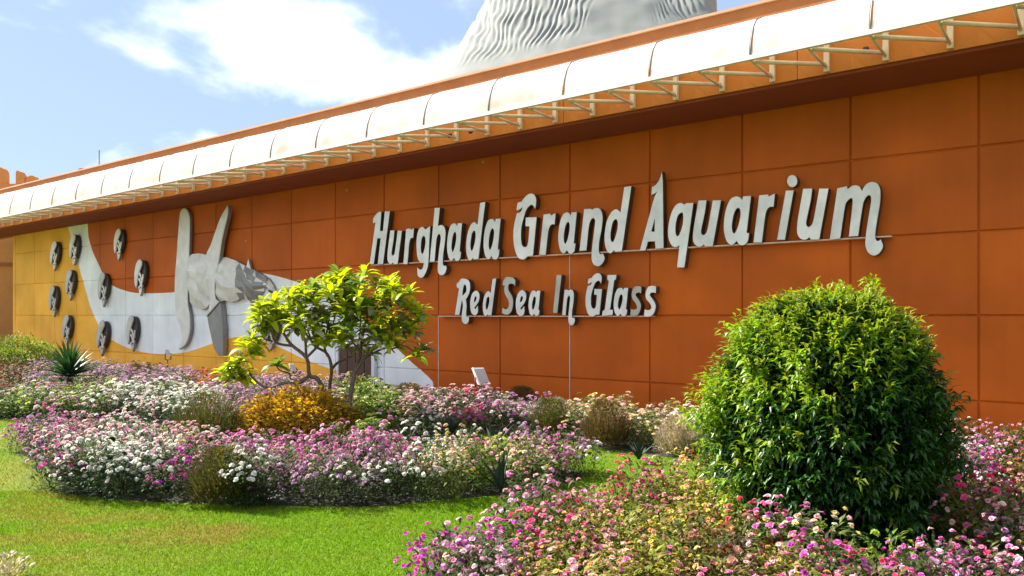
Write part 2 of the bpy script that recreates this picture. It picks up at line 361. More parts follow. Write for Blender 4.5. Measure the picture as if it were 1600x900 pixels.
mb = MB(); mb.box(-sl - .02, -sl + .18, -.5, 5.41, -12, -.002); mb.obj('end_wall', M_wall, bld)
# plain lintel band over the panels, under-eave shade painted in its dark red-brown
mb = MB(); mb.box(-sl, 10.2, 5.42, 5.75, -.03, .012); mb.obj('top_band', M_band_shade, bld)
DF = 11.62; off = D0 - DF
def line_fit(p, q, D):
    (s1, z1), (s2, z2) = unproj(*p, D), unproj(*q, D)
    return lambda s: z1 + (z2 - z1) * (s - s1) / (s2 - s1)
zf_bot = line_fit((1600, 58), (300, 300), DF)
zpar = line_fit((1140, 18), (300, 224), DF)
DC = 10.68
zc_out = line_fit((1360, 47), (300, 274), DC)
zcrest = line_fit((1140, 39), (300, 234), 11.12)
def prism(s0, s1, lo, hi, d0, d1, n=1):
    """box between s0 and s1, z from lo(s) to hi(s), local depth d0 (back) to d1 (front)"""
    m = MB(); a, b = -s1, -s0
    m.add([(a, lo(s1), d1), (b, lo(s0), d1), (b, lo(s0), d0), (a, lo(s1), d0), (a, hi(s1), d1), (b, hi(s0), d1), (b, hi(s0), d0), (a, hi(s1), d0)], BOXF)
    return m
SE0, SE1 = -10.0, 38.5
# fascia beam in sections
sec = np.linspace(SE0, SE1, 13)
for a, b in zip(sec, sec[1:]):
    prism(a + .006, b - .006, zf_bot, lambda s: zcrest(s) + .02, -.4, off).obj('fascia_section', M_fascia, bld)
    prism(a, b, lambda s: zcrest(s) + .022, zpar, -.1, off - .02).obj('parapet_section', M_parapet, bld)
prism(SE0, SE1, lambda s: zpar(s) + .001, lambda s: zpar(s) + .04, -.14, off + .02).obj('coping', material('pale_coping', (0.55, .30, .17), .8, var=.1), bld)
mb = MB(); mb.box(-SE1, 10, 6.0, 6.2, -22, -.42); mb.obj('roof', material('roof_gravel_grey', (.35, .32, .28), .9, var=.1, bump=.3), bld)
prism(-9.5, SE1, lambda s: zf_bot(s) - .05, lambda s: zf_bot(s) - .003, .02, off - .03).obj('soffit_shade_board', M_band_shade, bld)  # board added in the dark band colour to paint the soffit's shade
# door behind the small tree
s_a, _ = unproj(533, 570); s_b, _ = unproj(586, 570)
z_t = unproj(560, 545)[1]; zb_ = pave_z(11.5) + .01
door = empty('door'); door.parent = bld; door.location = (-s_a, zb_, .03)
dw = s_a - s_b
door['label'] = 'dark brown double door with a white jamb on its right'
hh = z_t - zb_
for k in range(4):
    mb = MB(); mb.box(k * dw / 4 + .012, (k + 1) * dw / 4 - .012, 0, hh, 0, .04); mb.obj('door_board', M_wood, door, bevel=.005)
mb = MB(); mb.box(dw, dw + .09, 0, hh + .06, 0, .09); mb.box(-.06, -.002, 0, hh + .06, 0, .06); mb.box(-.06, dw + .09, hh + .062, hh + .13, 0, .08)
mb.obj('door_frame', M_white, door)
mb = MB(); mb.tube([(dw * .55, 1.0, .045), (dw * .55, 1.0, .09), (dw * .55, 1.16, .09), (dw * .55, 1.16, .045)], .012); mb.obj('door_handle', M_tube2, door)
# pale sealant lines at some joints
def strip(name, x0, y0, x1, y1, w=.022):
    a, za = unproj(x0, y0); b, zb = unproj(x1, y1)
    mb = MB()
    if abs(x1 - x0) > abs(y1 - y0): mb.box(-a, -b, za - w / 2, za + w / 2, -.02, .012)
    else: mb.box(-a - w / 2, -a + w / 2, zb, za, -.02, .010)
    return mb.obj(name, M_rail, bld)
s685 = 6 * PWID; s890 = 4 * PWID
for (s, z0, z1) in ((s685, .0, 1.82), (s890, .0, 1.79), (s890, 1.85, 2.98)):
    mb = MB(); mb.box(-s - .01, -s + .01, z0, z1, -.02, .006); mb.obj('sealant_line', M_rail, bld)

# ------------------------------------------------------------------ canopy
can = empty('canopy'); can.matrix_basis = WM
tag(can, 'long translucent white awning curving over the top of the orange wall on cream brackets', 'canopy')
s_r0 = unproj(1360, 46, DC)[0]; s_p0 = unproj(1385, 96, DF)[0]
TT = [(0, 0), (.015, .2), (.05, .40), (.12, .64), (.25, .86), (.47, 1.0), (.72, 1.07), (1.0, 1.10)]
def prof(s, lift=0.0):
    zo, zt = zc_out(s), zcrest(s); out = []
    for t, f in TT:
        out.append((-s, zo + (zt - zo) * f + lift, (D0 - DC) - t * (DF - DC) + .0))
    return out
ribs = [s_r0 + 1.546 * k for k in range(-8, 30) if SE0 < s_r0 + 1.546 * k < SE1]
for a, b in zip(ribs, ribs[1:]):
    V = []; F = []; nn = 4
    for j in range(nn + 1):
        s = a + .022 + (b - a - .044) * j / nn
        sag = -.012 * math.sin(math.pi * j / nn)
        V += [(x, y + sag * .7, z) for x, y, z in prof(s)]
    m = len(TT)
    for j in range(nn):
        for i in range(m - 1): F.append((j * m + i, (j + 1) * m + i, (j + 1) * m + i + 1, j * m + i + 1))
    link('canopy_sheet', mesh('canopy_sheet', V, F, M_canopy, True), can)
for s in ribs:
    mb = MB(); mb.tube(prof(s, .004), .012, 6); mb.obj('rib', M_rib, can, True)
prism(SE0, SE1, lambda s: zc_out(s) - .055, lambda s: zc_out(s) + .004, D0 - DC - .05, D0 - DC + .02).obj('edge_rail', M_tube2, can)
posts = [s_p0 + .770 * k for k in range(-16, 60) if SE0 + 1 < s_p0 + .770 * k < SE1 - .6]
for k, s in enumerate(posts):
    zb, zt = zf_bot(s) + .02, zc_out(s) + .42
    fo = off + .004; co = D0 - DC - .04
    mb = MB(); mb.box(-s - .036, -s + .036, zb, zt, fo, fo + .06); mb.obj('bracket_post', M_tube, can)
    mb = MB(); mb.tube([(-s, zb + .06, fo + .055), (-s, zc_out(s) - .05, co)], .020, 6); mb.obj('bracket_brace', M_tube, can, True)
    mb = MB(); mb.tube([(-s, zt - .05, fo + .055), (-s, zc_out(s) + .04, co)], .018, 6); mb.obj('bracket_arm', M_tube, can, True)
    s2 = s + .770
    if s2 < SE1 - .6:
        j = random.uniform(-.015, .015)
        mb = MB(); mb.tube([(-s - .02, zb + .10, fo + .07), (-s2 + .02, zc_out(s2) - .045 + j, co - .1)], .031, 7); mb.obj('tie_tube', M_tube, can, True)
for px, py in ((1353, 78), (735, 205), (703, 212)):
    s, z = unproj(px, py, 11.45); mb = MB(); mb.box(-s - .035, -s + .035, z - .04, z + .04, 1.40, 1.47); mb.obj('clamp_box', M_dark, can, bevel=.01)

# ------------------------------------------------------------------ lettering
AZ = dict(A1=(575, 310, 831 / 120), A2=(670, 310, 831 / 120), A3=(795, 290, 831 / 120), A4=(900, 280, 771 / 120), A5=(990, 260, 675 / 120), A6=(1060, 290, 1108 / 160),
          A7=(1170, 260, 900 / 140), A8=(1280, 270, 771 / 120), B1=(705, 425, 10), B2=(775, 425, 10), B3=(855, 420, 10), B4=(905, 420, 10))
c = 1
GL = {
 'H': ('A1', [[(52,270,c),(54,225),(75,185),(108,150),(143,143,c),(128,352,c),(160,352,c),(180,140,c),(235,138,c),(160,712,c),(103,712,c),(135,432,c),(100,432,c),(60,712,c),(17,712,c),(78,262,c)]]),
 'u': ('A6', [[(215,160,c),(303,158,c),(285,290),(245,480),(248,520),(270,535),(300,510),(320,440),(370,158,c),(460,158,c),(370,660,c),(290,660,c),(275,638,c),(235,662),(190,650),(158,600),(158,500),(185,330)]]),
 'r': ('A7', [[(103,290,c),(193,280,c),(200,300,c),(262,272,c),(248,408,c),(215,405),(185,430),(165,490),(130,765,c),(45,765,c)]]),
 'g': ('A1', [[(590,308),(620,335,c),(672,298,c),(660,500),(655,650),(640,760),(600,845),(565,860),(535,830),(532,745,c),(562,770),(590,755),(603,700,c),(575,698),(545,670),(528,600),(522,480),(535,370),(560,320)],
              [(600,405),(618,430),(618,500),(600,580),(585,602),(573,580),(570,520),(578,440)]]),
 'h': ('A2', [[(62,102,c),(118,100,c),(97,300,c),(125,288),(160,300),(178,350),(175,450),(155,600),(150,700),(160,728),(185,728,c),(190,760),(170,815),(140,832),(110,820),(95,780),(97,690),(110,560),(128,430),(118,390),(100,390),(82,440),(60,685,c),(8,688,c)]]),
 'a': ('A6', [[(615,118),(660,124),(690,152,c),(698,115,c),(785,110,c),(738,500,c),(742,515,c),(765,512,c),(750,600),(715,640),(680,645),(650,630),(628,600,c),(590,640),(560,640),(520,600),(492,500),(492,380),(515,250),(560,150)],
              [(648,240),(668,265),(668,340),(640,450),(605,518),(582,490),(578,420),(595,320),(620,260)]]),
 'd': ('A4', [[(483,78,c),(555,68,c),(458,725,c),(390,730,c),(382,712,c),(345,745),(310,720),(288,650),(285,560),(305,430),(350,335),(400,300),(445,330,c)],
              [(405,402),(418,440),(412,510),(385,600),(365,632),(348,610),(346,540),(365,440),(385,408)]]),
 'G': ('A3', [[(283,255,c),(260,215),(235,210),(195,250),(165,330),(135,450),(130,560),(140,640),(165,665),(195,655),(210,590),(222,442,c),(178,440,c),(182,345,c),(300,340,c),(260,760,c),(205,765,c),(160,800),(100,780),(60,680),(47,560),(55,430),(85,300,c),(125,285),(148,235,c),(110,262),(82,268,c),(90,200),(105,180),(135,175,c),(180,115),(230,85),(275,100),(295,150),(290,220)]]),
 'n': ('A4', [[(80,300,c),(150,295,c),(155,308,c),(200,288),(245,305),(265,370),(258,480),(230,640),(228,720),(240,752),(262,745),(275,755,c),(285,800),(260,850),(220,875),(175,855),(155,800),(158,700),(175,560),(190,420),(178,392),(155,400),(130,460),(103,715,c),(33,720,c)]]),
 'A': ('A5', [[(248,45,c),(256,130,c),(262,720,c),(192,725,c),(185,658,c),(125,662,c),(103,740,c),(52,742,c),(172,300,c),(190,250),(207,220,c),(180,242),(155,250,c),(160,180,c),(190,165),(220,125),(238,80)],
              [(185,460,c),(182,575,c),(155,570,c)]]),
 'q': ('A5', [[(525,320,c),(445,890,c),(380,888,c),(402,695,c),(365,712),(330,690),(303,620),(305,520),(330,410),(370,340),(410,320),(445,335,c),(462,322,c)],
              [(425,405),(435,440),(428,520),(400,600),(380,612),(367,580),(370,500),(390,430)]]),
 'i': ('A7', [[(370,243,c),(450,240,c),(362,738,c),(282,738,c)], [(435, 85), (472, 103), (487, 147), (472, 191), (435, 209), (398, 191), (383, 147), (398, 103)]]),
 'm': ('A8', [[(180,155,c),(278,133,c),(285,163,c),(330,130),(375,125),(410,145),(428,180,c),(470,115),(530,90),(585,110),(612,170),(610,300),(585,450),(563,600),(565,660),(585,685),(618,668,c),(640,740),(600,810),(545,832),(490,800),(462,730),(468,620),(490,470),(518,300),(518,240),(500,225),(470,245),(440,310),(390,635,c),(295,642,c),(335,290),(325,255),(295,270),(262,320),(210,660,c),(103,675,c)]]),
 'R': ('B1', [[(85,240,c),(85,185),(120,150),(150,108),(210,105),(265,130),(293,200),(285,310),(245,400),(225,430,c),(238,520),(230,640),(238,700,c),(270,700,c),(272,760),(245,808),(200,808),(165,760),(165,640),(180,520),(165,440,c),(125,670,c),(55,670,c),(118,260,c)],
              [(208,195),(232,230),(228,310),(172,372,c),(182,260)]]),
 'e': ('B1', [[(412,525,c),(415,620),(390,670),(350,672),(315,640),(295,560),(295,450),(320,350),(360,300),(400,295),(435,340),(438,420),(410,490),(358,560,c),(372,582,c)],
              [(380,378),(393,400),(385,440),(358,475),(355,440),(365,395)]]),
 'S': ('B2', [[(300,130,c),(295,225,c),(270,190),(215,185),(188,220),(195,290),(250,380),(265,480),(245,600),(200,660),(140,665),(92,640,c),(98,555,c),(145,580),(185,560),(200,500),(185,430),(140,350),(125,270),(135,215,c),(100,205,c),(110,140),(150,85),(200,75),(265,85,c)]]),
 'I': ('B3', [[(145,95,c),(222,95,c),(155,690,c),(88,690,c)]]),
 'l': ('B4', [[(440,95,c),(580,95,c),(572,165,c),(545,180,c),(480,640,c),(525,640,c),(520,720,c),(350,740,c),(365,655,c),(395,640,c),(460,190,c),(435,170,c)]]),
 's': ('B4', [[(1200,275,c),(1195,385,c),(1160,370),(1110,385),(1105,420),(1150,480),(1190,560),(1180,660),(1130,735),(1060,750),(1010,735,c),(1020,630,c),(1060,645),(1110,635),(1125,600),(1100,540),(1045,470),(1035,380),(1070,290),(1130,265)]]),
}
DL = D0 - .165
def smooth_loop(pts, n=4):
    out = []; m = len(pts)
    for i in range(m):
        p0, p1, p2, p3 = pts[i - 1], pts[i], pts[(i + 1) % m], pts[(i + 2) % m]
        c1 = len(p1) > 2; c2 = len(p2) > 2
        out.append((p1[0], p1[1]))
        if c1 and c2: continue
        L_ = math.hypot(p2[0] - p1[0], p2[1] - p1[1])
        t1 = (0, 0) if c1 else ((p2[0] - p0[0]) / 2, (p2[1] - p0[1]) / 2)
        t2 = (0, 0) if c2 else ((p3[0] - p1[0]) / 2, (p3[1] - p1[1]) / 2)
        def lim(t):
            l = math.hypot(*t); return t if l < L_ or l == 0 else (t[0] * L_ / l, t[1] * L_ / l)
        t1, t2 = lim(t1), lim(t2)
        if c1: t1 = ((p2[0] - p1[0]) * .8, (p2[1] - p1[1]) * .8)
        if c2: t2 = ((p2[0] - p1[0]) * .8, (p2[1] - p1[1]) * .8)
        for k in range(1, n):
            t = k / n; a = 2 * t**3 - 3 * t**2 + 1; b = t**3 - 2 * t**2 + t; c_ = -2 * t**3 + 3 * t**2; d = t**3 - t**2
            out.append(tuple(a * p1[j] + b * t1[j] + c_ * p2[j] + d * t2[j] for j in (0, 1)))
    return out
GLSZ = {}
for k, (crop, loops) in GL.items():
    ox, oy, scl = AZ[crop]; r = []
    for lp in loops:
        r.append([(lambda s, z: (-s, z))(*unproj(ox + x / scl, oy + y / scl, DL)) for x, y in smooth_loop(lp)])
    GLSZ[k] = r
def solid_from_loops(name, loops, d0, d1, bev, mats):
    cu = bpy.data.curves.new(name, 'CURVE'); cu.dimensions = '2D'; cu.fill_mode = 'BOTH'
    cu.extrude = (d1 - d0) / 2 - bev; cu.bevel_depth = bev; cu.bevel_resolution = 0; cu.offset = -bev
    for lp in loops:
        sp = cu.splines.new('POLY'); sp.points.add(len(lp) - 1); sp.use_cyclic_u = True
        for i, (x, y) in enumerate(lp): sp.points[i].co = (x, y, 0, 1)
    tmp = bpy.data.objects.new('tmp', cu); COL.objects.link(tmp)
    dg = bpy.context.evaluated_depsgraph_get(); me = bpy.data.meshes.new_from_object(tmp.evaluated_get(dg))
    bpy.data.objects.remove(tmp); me.name = name
    me.transform(Matrix.Translation((0, 0, (d0 + d1) / 2)))
    me.materials.clear()
    for m in mats: me.materials.append(m)
    for p in me.polygons:
        p.material_index = 0 if p.normal.z > .5 else 1
        p.use_smooth = False
    return me
def sign_line(root, items):
    for ch, box in items:
        base = GLSZ[ch]
        if box is not None:
            x0, x1, y0, y1 = box; xm = (x0 + x1) / 2
            a0 = -unproj(x0, y0, DL)[0]; a1 = -unproj(x1, y0, DL)[0]; zt = unproj(xm, y0, DL)[1]; zb = unproj(xm, y1, DL)[1]
            xs = [p[0] for l in base for p in l]; ys = [p[1] for l in base for p in l]
            f = lambda p: (a0 + (p[0] - min(xs)) / (max(xs) - min(xs)) * (a1 - a0), zb + (p[1] - min(ys)) / (max(ys) - min(ys)) * (zt - zb))
            loops = [[f(p) for p in l] for l in base]
        else: loops = base
        dull = ch in 'SI' or (ch == 's' and box is not None)
        me = solid_from_loops('letter', loops, .025, .165, .006, [M_letter2 if dull else M_letter, M_side])
        o = link('letter', me, root)
        if ch == 'i': o['label'] = 'metal letter i with its round dot'
s1 = empty('sign_lettering'); s1.matrix_basis = WM
tag(s1, 'upper line of large brushed steel letters reading Hurghada Grand Aquarium on the orange wall', 'sign')
sign_line(s1, [('H', None), ('u', (605, 627.7, 359.3, 413)), ('r', (629.9, 646.5, 357, 412.8)), ('g', None), ('h', None), ('a', (698.2, 721.7, 348.7, 408.2)),
               ('d', (728, 758, 317.2, 406.8)), ('a', (755.2, 782, 341.8, 406)), ('G', None), ('r', (842.2, 868, 334, 398.3)), ('a', (872, 901, 331.6, 397)),
               ('n', None), ('d', None), ('A', None), ('q', None), ('u', None), ('a', None), ('r', None), ('i', None), ('u', (1245, 1294.5, 293.4, 375)), ('m', None)])
a0 = unproj(578, 413, DL)[0]; a1 = unproj(1392, 370, DL)[0]
mb = MB(); mb.box(-a0, -a1, 2.985, 3.008, .002, .13); mb.obj('mounting_rail', M_rail, s1)
s2 = empty('sign_lettering'); s2.matrix_basis = WM
tag(s2, 'lower line of smaller steel letters reading Red Sea In Glass', 'sign')
sign_line(s2, [('R', None), ('e', None), ('d', (754, 775, 435.5, 494)), ('S', None), ('e', (805.5, 822, 453.5, 494)), ('a', (825.5, 844, 454, 494)), ('I', None),
               ('n', (878, 898, 452.5, 508.5)), ('G', (914.5, 940.5, 427, 495)), ('l', None), ('a', (958.5, 981.5, 449.5, 494.5)), ('s', (984.5, 1002, 447, 494)), ('s', None)])
a0 = unproj(684, 493, DL)[0]; a1 = unproj(1018, 493, DL)[0]
mb = MB(); mb.box(-a0, -a1, 1.795, 1.817, .002, .13); mb.obj('mounting_rail', M_rail, s2)

# ------------------------------------------------------------------ fish reliefs
def loops_px(pts, D): return [(lambda s, z: (-s, z))(*unproj(x, y, D)) for x, y in pts]
def zoomed(pts, ox, oy, scl): return [(ox + p[0] / scl, oy + p[1] / scl) for p in pts]
big = empty('sea_creature_relief'); big.matrix_basis = WM
tag(big, 'big grey metal winged fish relief with two tall upright fins on the mural', 'wall sculpture')
DB = D0 - .22
lf = smooth_loop([(60,75),(80,50),(102,65),(112,110),(108,300),(105,420),(100,560),(112,640),(112,720),(90,790),(55,818,1),(50,805,1),(70,760),(62,700),(42,650),(32,560),(32,430),(42,300),(50,180)])
rf = smooth_loop([(332,35,1),(333,80),(300,230),(285,330),(262,470),(265,540),(285,560,1),(215,640,1),(235,560),(225,450),(215,310),(240,250),(290,110)])
rl = [(285,562),(300,700),(300,850),(275,850),(250,810),(225,700),(215,645)]
Q = lambda p: loops_px(zoomed(p, 260, 310, 3.461), DB)
link('fin', solid_from_loops('fin', [Q(lf)], .03, .15, .02, [M_relief, M_relief_d]), big)
link('fin', solid_from_loops('fin', [Q(rf)], .09, .235, .02, [M_relief, M_relief_d]), big)
o = link('fin', solid_from_loops('fin', [Q(rl)], .03, .19, .01, [M_relief_d, M_relief_d]), big); o['label'] = 'dark grey pointed lower fin'
for pts, mt in (([(410,385),(425,325),(440,390)], M_relief), ([(432,540),(456,545),(452,600),(438,597)], M_relief_d), ([(525,495),(582,545),(560,556),(483,552)], M_relief), ([(482,553),(520,500),(500,560)], M_relief)):
    link('small_fin', solid_from_loops('small_fin', [Q(pts)], .03, .12, .006, [mt, M_relief_d]), big)
colx = [(104,310,560),(125,300,575),(150,296,592),(175,298,603),(200,306,592),(222,310,565),(250,314,560),(275,318,558),(300,316,552),(330,325,560),(355,335,555),(380,348,542),(405,362,540),(430,378,552),(455,388,556),(480,402,545),(505,418,520),(530,436,495),(552,470,500),(582,540,546)]
V = []; F = []; nr = 7; rr = random.Random(5)
for i, (x, yt, yb) in enumerate(colx):
    for j in range(nr):
        f = j / (nr - 1); y = yt + (yb - yt) * f
        a, z = Q([(x + rr.uniform(-4, 4) * (0 < j < nr - 1), y)])[0]
        bulge = math.sin(math.pi * min(max(f, 0.02), .98)) ** .35
        d = .05 + (.13 + .075 * (i % 2) + rr.uniform(-.05, .05)) * bulge * (1 if i < 16 else .5)
        V.append((a, z, d))
n0 = len(colx)
for i in range(n0 - 1):
    for j in range(nr - 1):
        q = (i * nr + j, i * nr + j + 1, (i + 1) * nr + j + 1, (i + 1) * nr + j)
        F += [(q[0], q[1], q[2]), (q[0], q[2], q[3])]
rim = [i * nr for i in range(n0)] + [(n0 - 1) * nr + j for j in range(1, nr)] + [i * nr + nr - 1 for i in range(n0 - 2, -1, -1)] + [j for j in range(nr - 2, 0, -1)]
b0 = len(V)
for k in rim: V.append((V[k][0], V[k][1], .004))
for k in range(len(rim)):
    a, b = rim[k], rim[(k + 1) % len(rim)]; F.append((a, b, b0 + (k + 1) % len(rim), b0 + k))
me = mesh('body', V, F, M_relief); me.materials.append(M_relief_d)
for p in me.polygons:
    if p.index >= (n0 - 1) * (nr - 1) * 2 or 11 <= p.index // ((nr - 1) * 2) <= 16 and not (p.index % 7 == 0): p.material_index = 1
bm = bmesh.new(); bm.from_mesh(me); bmesh.ops.recalc_face_normals(bm, faces=bm.faces[:]); bm.to_mesh(me); bm.free()
link('body', me, big)

def small_fish_mesh(MAT):
    tl = R(-13)
    def rt(p, ang=tl): return (p[0] * math.cos(ang) - p[1] * math.sin(ang), p[0] * math.sin(ang) + p[1] * math.cos(ang))
    E = lambda a, rx=.27, ry=.46: (rx * math.cos(a), ry * math.sin(a))
    out = []
    full = [rt((.035 + .27 * math.cos(2 * math.pi * k / 24), .44 * math.sin(2 * math.pi * k / 24))) for k in range(24)]
    out.append(('shade_backing', solid_from_loops('shade_backing', [full], .02, .13, .015, [M_dark, M_dark])))  # dark backing set to the right stands in for the fish's shaded return
    cres = [E(R(a), .25, .46) for a in range(62, 258, 12)] + [(-.03, -.34), (-.04, -.20), (-.01, -.04), (.03, .08), (.09, .20), (.14, .30)]
    out.append(('body', solid_from_loops('body', [[rt(p) for p in cres]], .132, .20, .02, [MAT, M_relief_d])))
    for k in range(2):
        y0 = -.00 - .17 * k; x0 = .02
        band = [(x0, y0 + .07), (x0 + .09, y0 + .02), (x0 + .17, y0 - .08), (x0 + .24, y0 - .13), (x0 + .22, y0 - .21), (x0 + .13, y0 - .15), (x0 + .05, y0 - .05), (x0 - .02, y0 - .0)]
        out.append(('stripe', solid_from_loops('stripe', [[rt(p) for p in smooth_loop(band)]], .132, .185, .008, [MAT, M_relief_d])))
    rim = [(.27 * math.cos(R(a)), .44 * math.sin(R(a))) for a in range(-85, 6, 10)] + [(.20 * math.cos(R(a)), .37 * math.sin(R(a))) for a in range(5, -86, -10)]
    out.append(('rim', solid_from_loops('rim', [[rt(p) for p in rim]], .132, .18, .008, [MAT, M_relief_d])))
    tail = smooth_loop([(-.02, -.43), (.06, -.38), (.15, -.36), (.16, -.50), (.09, -.66, 1), (.03, -.56)])
    out.append(('tail', solid_from_loops('tail', [[rt(p) for p in tail]], .04, .14, .012, [MAT, M_relief_d])))
    return out
fm = small_fish_mesh(M_fish); fm_shaded = small_fish_mesh(brushed('shaded_fish_relief_metal', (0.52, 0.49, 0.46), .35, .45))  # darker copy of the fish metal paints the lower fish as less lit
fishes = [((92, 396), 'small striped metal fish relief highest on the plain yellow area', 1.0), ((122, 386), 'small striped metal fish relief at the top of the white band', 1.0),
          ((192, 378), 'small metal fish relief on the orange wall, the higher of two', .95), ((226, 429), 'small metal fish relief on the orange wall just above the white band', 1.05),
          ((116, 441), 'small metal fish relief on yellow paint beside the edge of the white band', 1.0), ((168, 448), 'small metal fish relief across the upper edge of the white band', 1.05),
          ((90, 466), 'small metal fish relief on yellow paint, nearest to the left edge of the wall', 1.05), ((111, 511), 'small metal fish relief just above the spiky yucca', 1.0),
          ((167, 523), 'small metal fish relief across the lower edge of the white band', 1.1), ((213, 516), 'small shade-painted fish relief fully on the white band left of the tall fin', 1.05),
          ((431, 513), 'small fish relief half hidden behind the small tree', .95)]
for k, ((px, py), lab, scf) in enumerate(fishes):
    s, z = unproj(px, py)
    e = empty('fish_relief'); e.matrix_basis = WM @ Matrix.Translation((-s, z, .004)) @ Matrix.Rotation(R(random.uniform(-7, 7)), 4, 'Z') @ Matrix.Scale(scf * .98, 4)
    tag(e, lab, 'wall sculpture', 'small fish reliefs around the big fish')
    for nm, me in (fm if py < 432 else fm_shaded): link(nm, me, e)

# ------------------------------------------------------------------ roof sculpture
def sculpture():
    Y = 25.0; k = Y / FX
    # outline half-width profile by height (left and right edges in photo pixels at that distance)
    rowsp = [(230, 640, 1150), (180, 655, 1142), (130, 670, 1134), (111, 690, 1131), (90, 705, 1129), (81, 714, 1128), (42, 733, 1127), (22, 747, 1124), (0, 760, 1118), (-50, 793, 1095), (-100, 845, 1060), (-140, 900, 1010), (-160, 940, 970)]
    nu = 900
    V = []; F = []
    zs = []
    for y in np.linspace(230, -160, 190):
        for (ya, la, ra), (yb, lb, rb) in zip(rowsp, rowsp[1:]):
            if yb <= y <= ya:
                t = (ya - y) / (ya - yb); zs.append((y, la + (lb - la) * t, ra + (rb - ra) * t)); break
    for y, l, r in zs:
        YR = 22 + (130 - y) * .030; kr = YR / FX; cxp = (l + r) / 2; hw = (r - l) / 2 * kr; X0 = (cxp - 800) * kr; Z = EYE + (HZ - y) * kr
        for i in range(nu):
            th = (2 * math.pi * (i / 760) * .5 - math.pi if i < 760 else math.pi * (i - 760) / 140)            # -pi/2 faces the camera
            cth = math.cos(th); px_ = X0 + hw * math.copysign(abs(cth) ** .72, cth); py_ = YR + 1.6 * (hw / 4.6) * (math.sin(th) if th < 0 else 2 * math.sin(th))
            d = 0.0; pix = 800 + FX * px_ / py_; yrow = y; yy = HZ - (Z - EYE) * FX / py_
            if math.sin(th) < 0.25:
                # wavy throat grooves, fading at the region's edges
                line_lo = 100 + (pix - 720) * -.27
                m = 1.0 / (1 + math.exp((yy - line_lo) / 3.0))
                m *= 1.0 / (1 + math.exp(-(pix - (721 + (100 - yy) * .18)) / 2.0)) / (1 + math.exp((pix - (925 - (yy) * .35)) / 2.5))
                m2 = 1.0 / (1 + math.exp(-(pix - (1035 - yy * .5)) / 4.0)) / (1 + math.exp((pix - 1098) / 4.0)) / (1 + math.exp((yy - 28) / 3))
                nz1 = mnoise.noise((pix / 34, yy / 26, 3.1)); nz2 = mnoise.noise((pix / 11, yy / 14, 7.7))
                w = pix + 9 * nz1 + 2.2 * nz2 + (yy * (.40 if pix < 940 else -.6))
                d = (math.sin(w * 2 * math.pi / 9.2) * .5 - .5) * (.040 + .045 * nz2) * (m + m2)
                d += -.10 * (m + m2) * 0
            lum = .10 * mnoise.noise((px_ * .5, Z * .5, th)) + .035 * mnoise.noise((px_ * 2.2, Z * 2.2, th * 3)) + .05 * math.sin(Z * 1.3 + math.cos(th) * 3) + .04 * math.sin(th * 7 + Z * 2.2)
            rr_ = d + lum
            nx, ny = math.cos(th), math.sin(th)
            V.append((px_ + nx * rr_, py_ + ny * rr_, Z))
    m = len(zs)
    for j in range(m - 1):
        for i in range(nu):
            F.append((j * nu + i, j * nu + (i + 1) % nu, (j + 1) * nu + (i + 1) % nu, (j + 1) * nu + i))
    V.append((sum(v[0] for v in V[-nu:]) / nu, 30.9, EYE + (HZ + 163) * 30.7 / FX)); F += [((m - 1) * nu + i, (m - 1) * nu + (i + 1) % nu, len(V) - 1) for i in range(nu)]
    mt = bpy.data.materials.new('pale_grey_cast_concrete'); mt.use_nodes = True; t = mt.node_tree; b = t.nodes['Principled BSDF']
    g = N(t, 'ShaderNodeNewGeometry'); n = N(t, 'ShaderNodeTexNoise'); n.inputs['Scale'].default_value = .8; n.inputs['Detail'].default_value = 8; L(t, g.outputs['Position'], n.inputs['Vector'])
    sp = N(t, 'ShaderNodeSeparateXYZ'); L(t, g.outputs['Position'], sp.inputs[0])
    r = N(t, 'ShaderNodeMapRange'); L(t, sp.outputs[0], r.inputs[0]); r.inputs[1].default_value = (1085 - 800) * k; r.inputs[2].default_value = (1125 - 800) * k
    cr = N(t, 'ShaderNodeMix', data_type='RGBA'); L(t, n.outputs['Fac'], cr.inputs[0]); cr.inputs[6].default_value = (.12, .125, .11, 1); cr.inputs[7].default_value = (.25, .25, .22, 1)
    c2 = N(t, 'ShaderNodeMix', data_type='RGBA'); L(t, r.outputs[0], c2.inputs[0]); L(t, cr.outputs[2], c2.inputs[6]); c2.inputs[7].default_value = (.30, .20, .13, 1)
    L(t, c2.outputs[2], b.inputs['Base Color']); b.inputs['Roughness'].default_value = .8
    o = link('roof_sculpture', mesh('roof_sculpture', V, F, mt, True))
    tag(o, 'huge pale grey rounded sculpture with wavy grooves rising above the roof', 'sculpture')
sculpture()
# things on the roof edge
def roof_bit(px, py, h, w, label, name, cat, grp=None):
    s, z = unproj(px, py, DF + .3); zz = zpar(s)
    e = MB(); x, y = -s, D0 - DF - .3
    e.tube([(x, zz - .1, y), (x, zz + h, y)], w, 6)
    if w > .02: e.box(x - .16, x - .02, zz + h - .08, zz + h, y - .06, y + .06)
    o = e.obj(name, M_body); o.matrix_basis = WM; tag(o, label, cat, grp)
roof_bit(155, 262, .62, .015, 'tall thin rod standing up from the parapet at the far left', 'roof_rod', 'rod')
roof_bit(129, 268, .18, .03, 'short stub post on the parapet left of the thin rod', 'roof_post', 'post')
roof_bit(528, 170, .10, .03, 'small lamp on the parapet above the middle of the canopy', 'parapet_lamp', 'lamp', 'small lamps on the parapet')
roof_bit(655, 135, .12, .035, 'small lamp on the parapet just left of the grey sculpture', 'parapet_lamp', 'lamp', 'small lamps on the parapet')

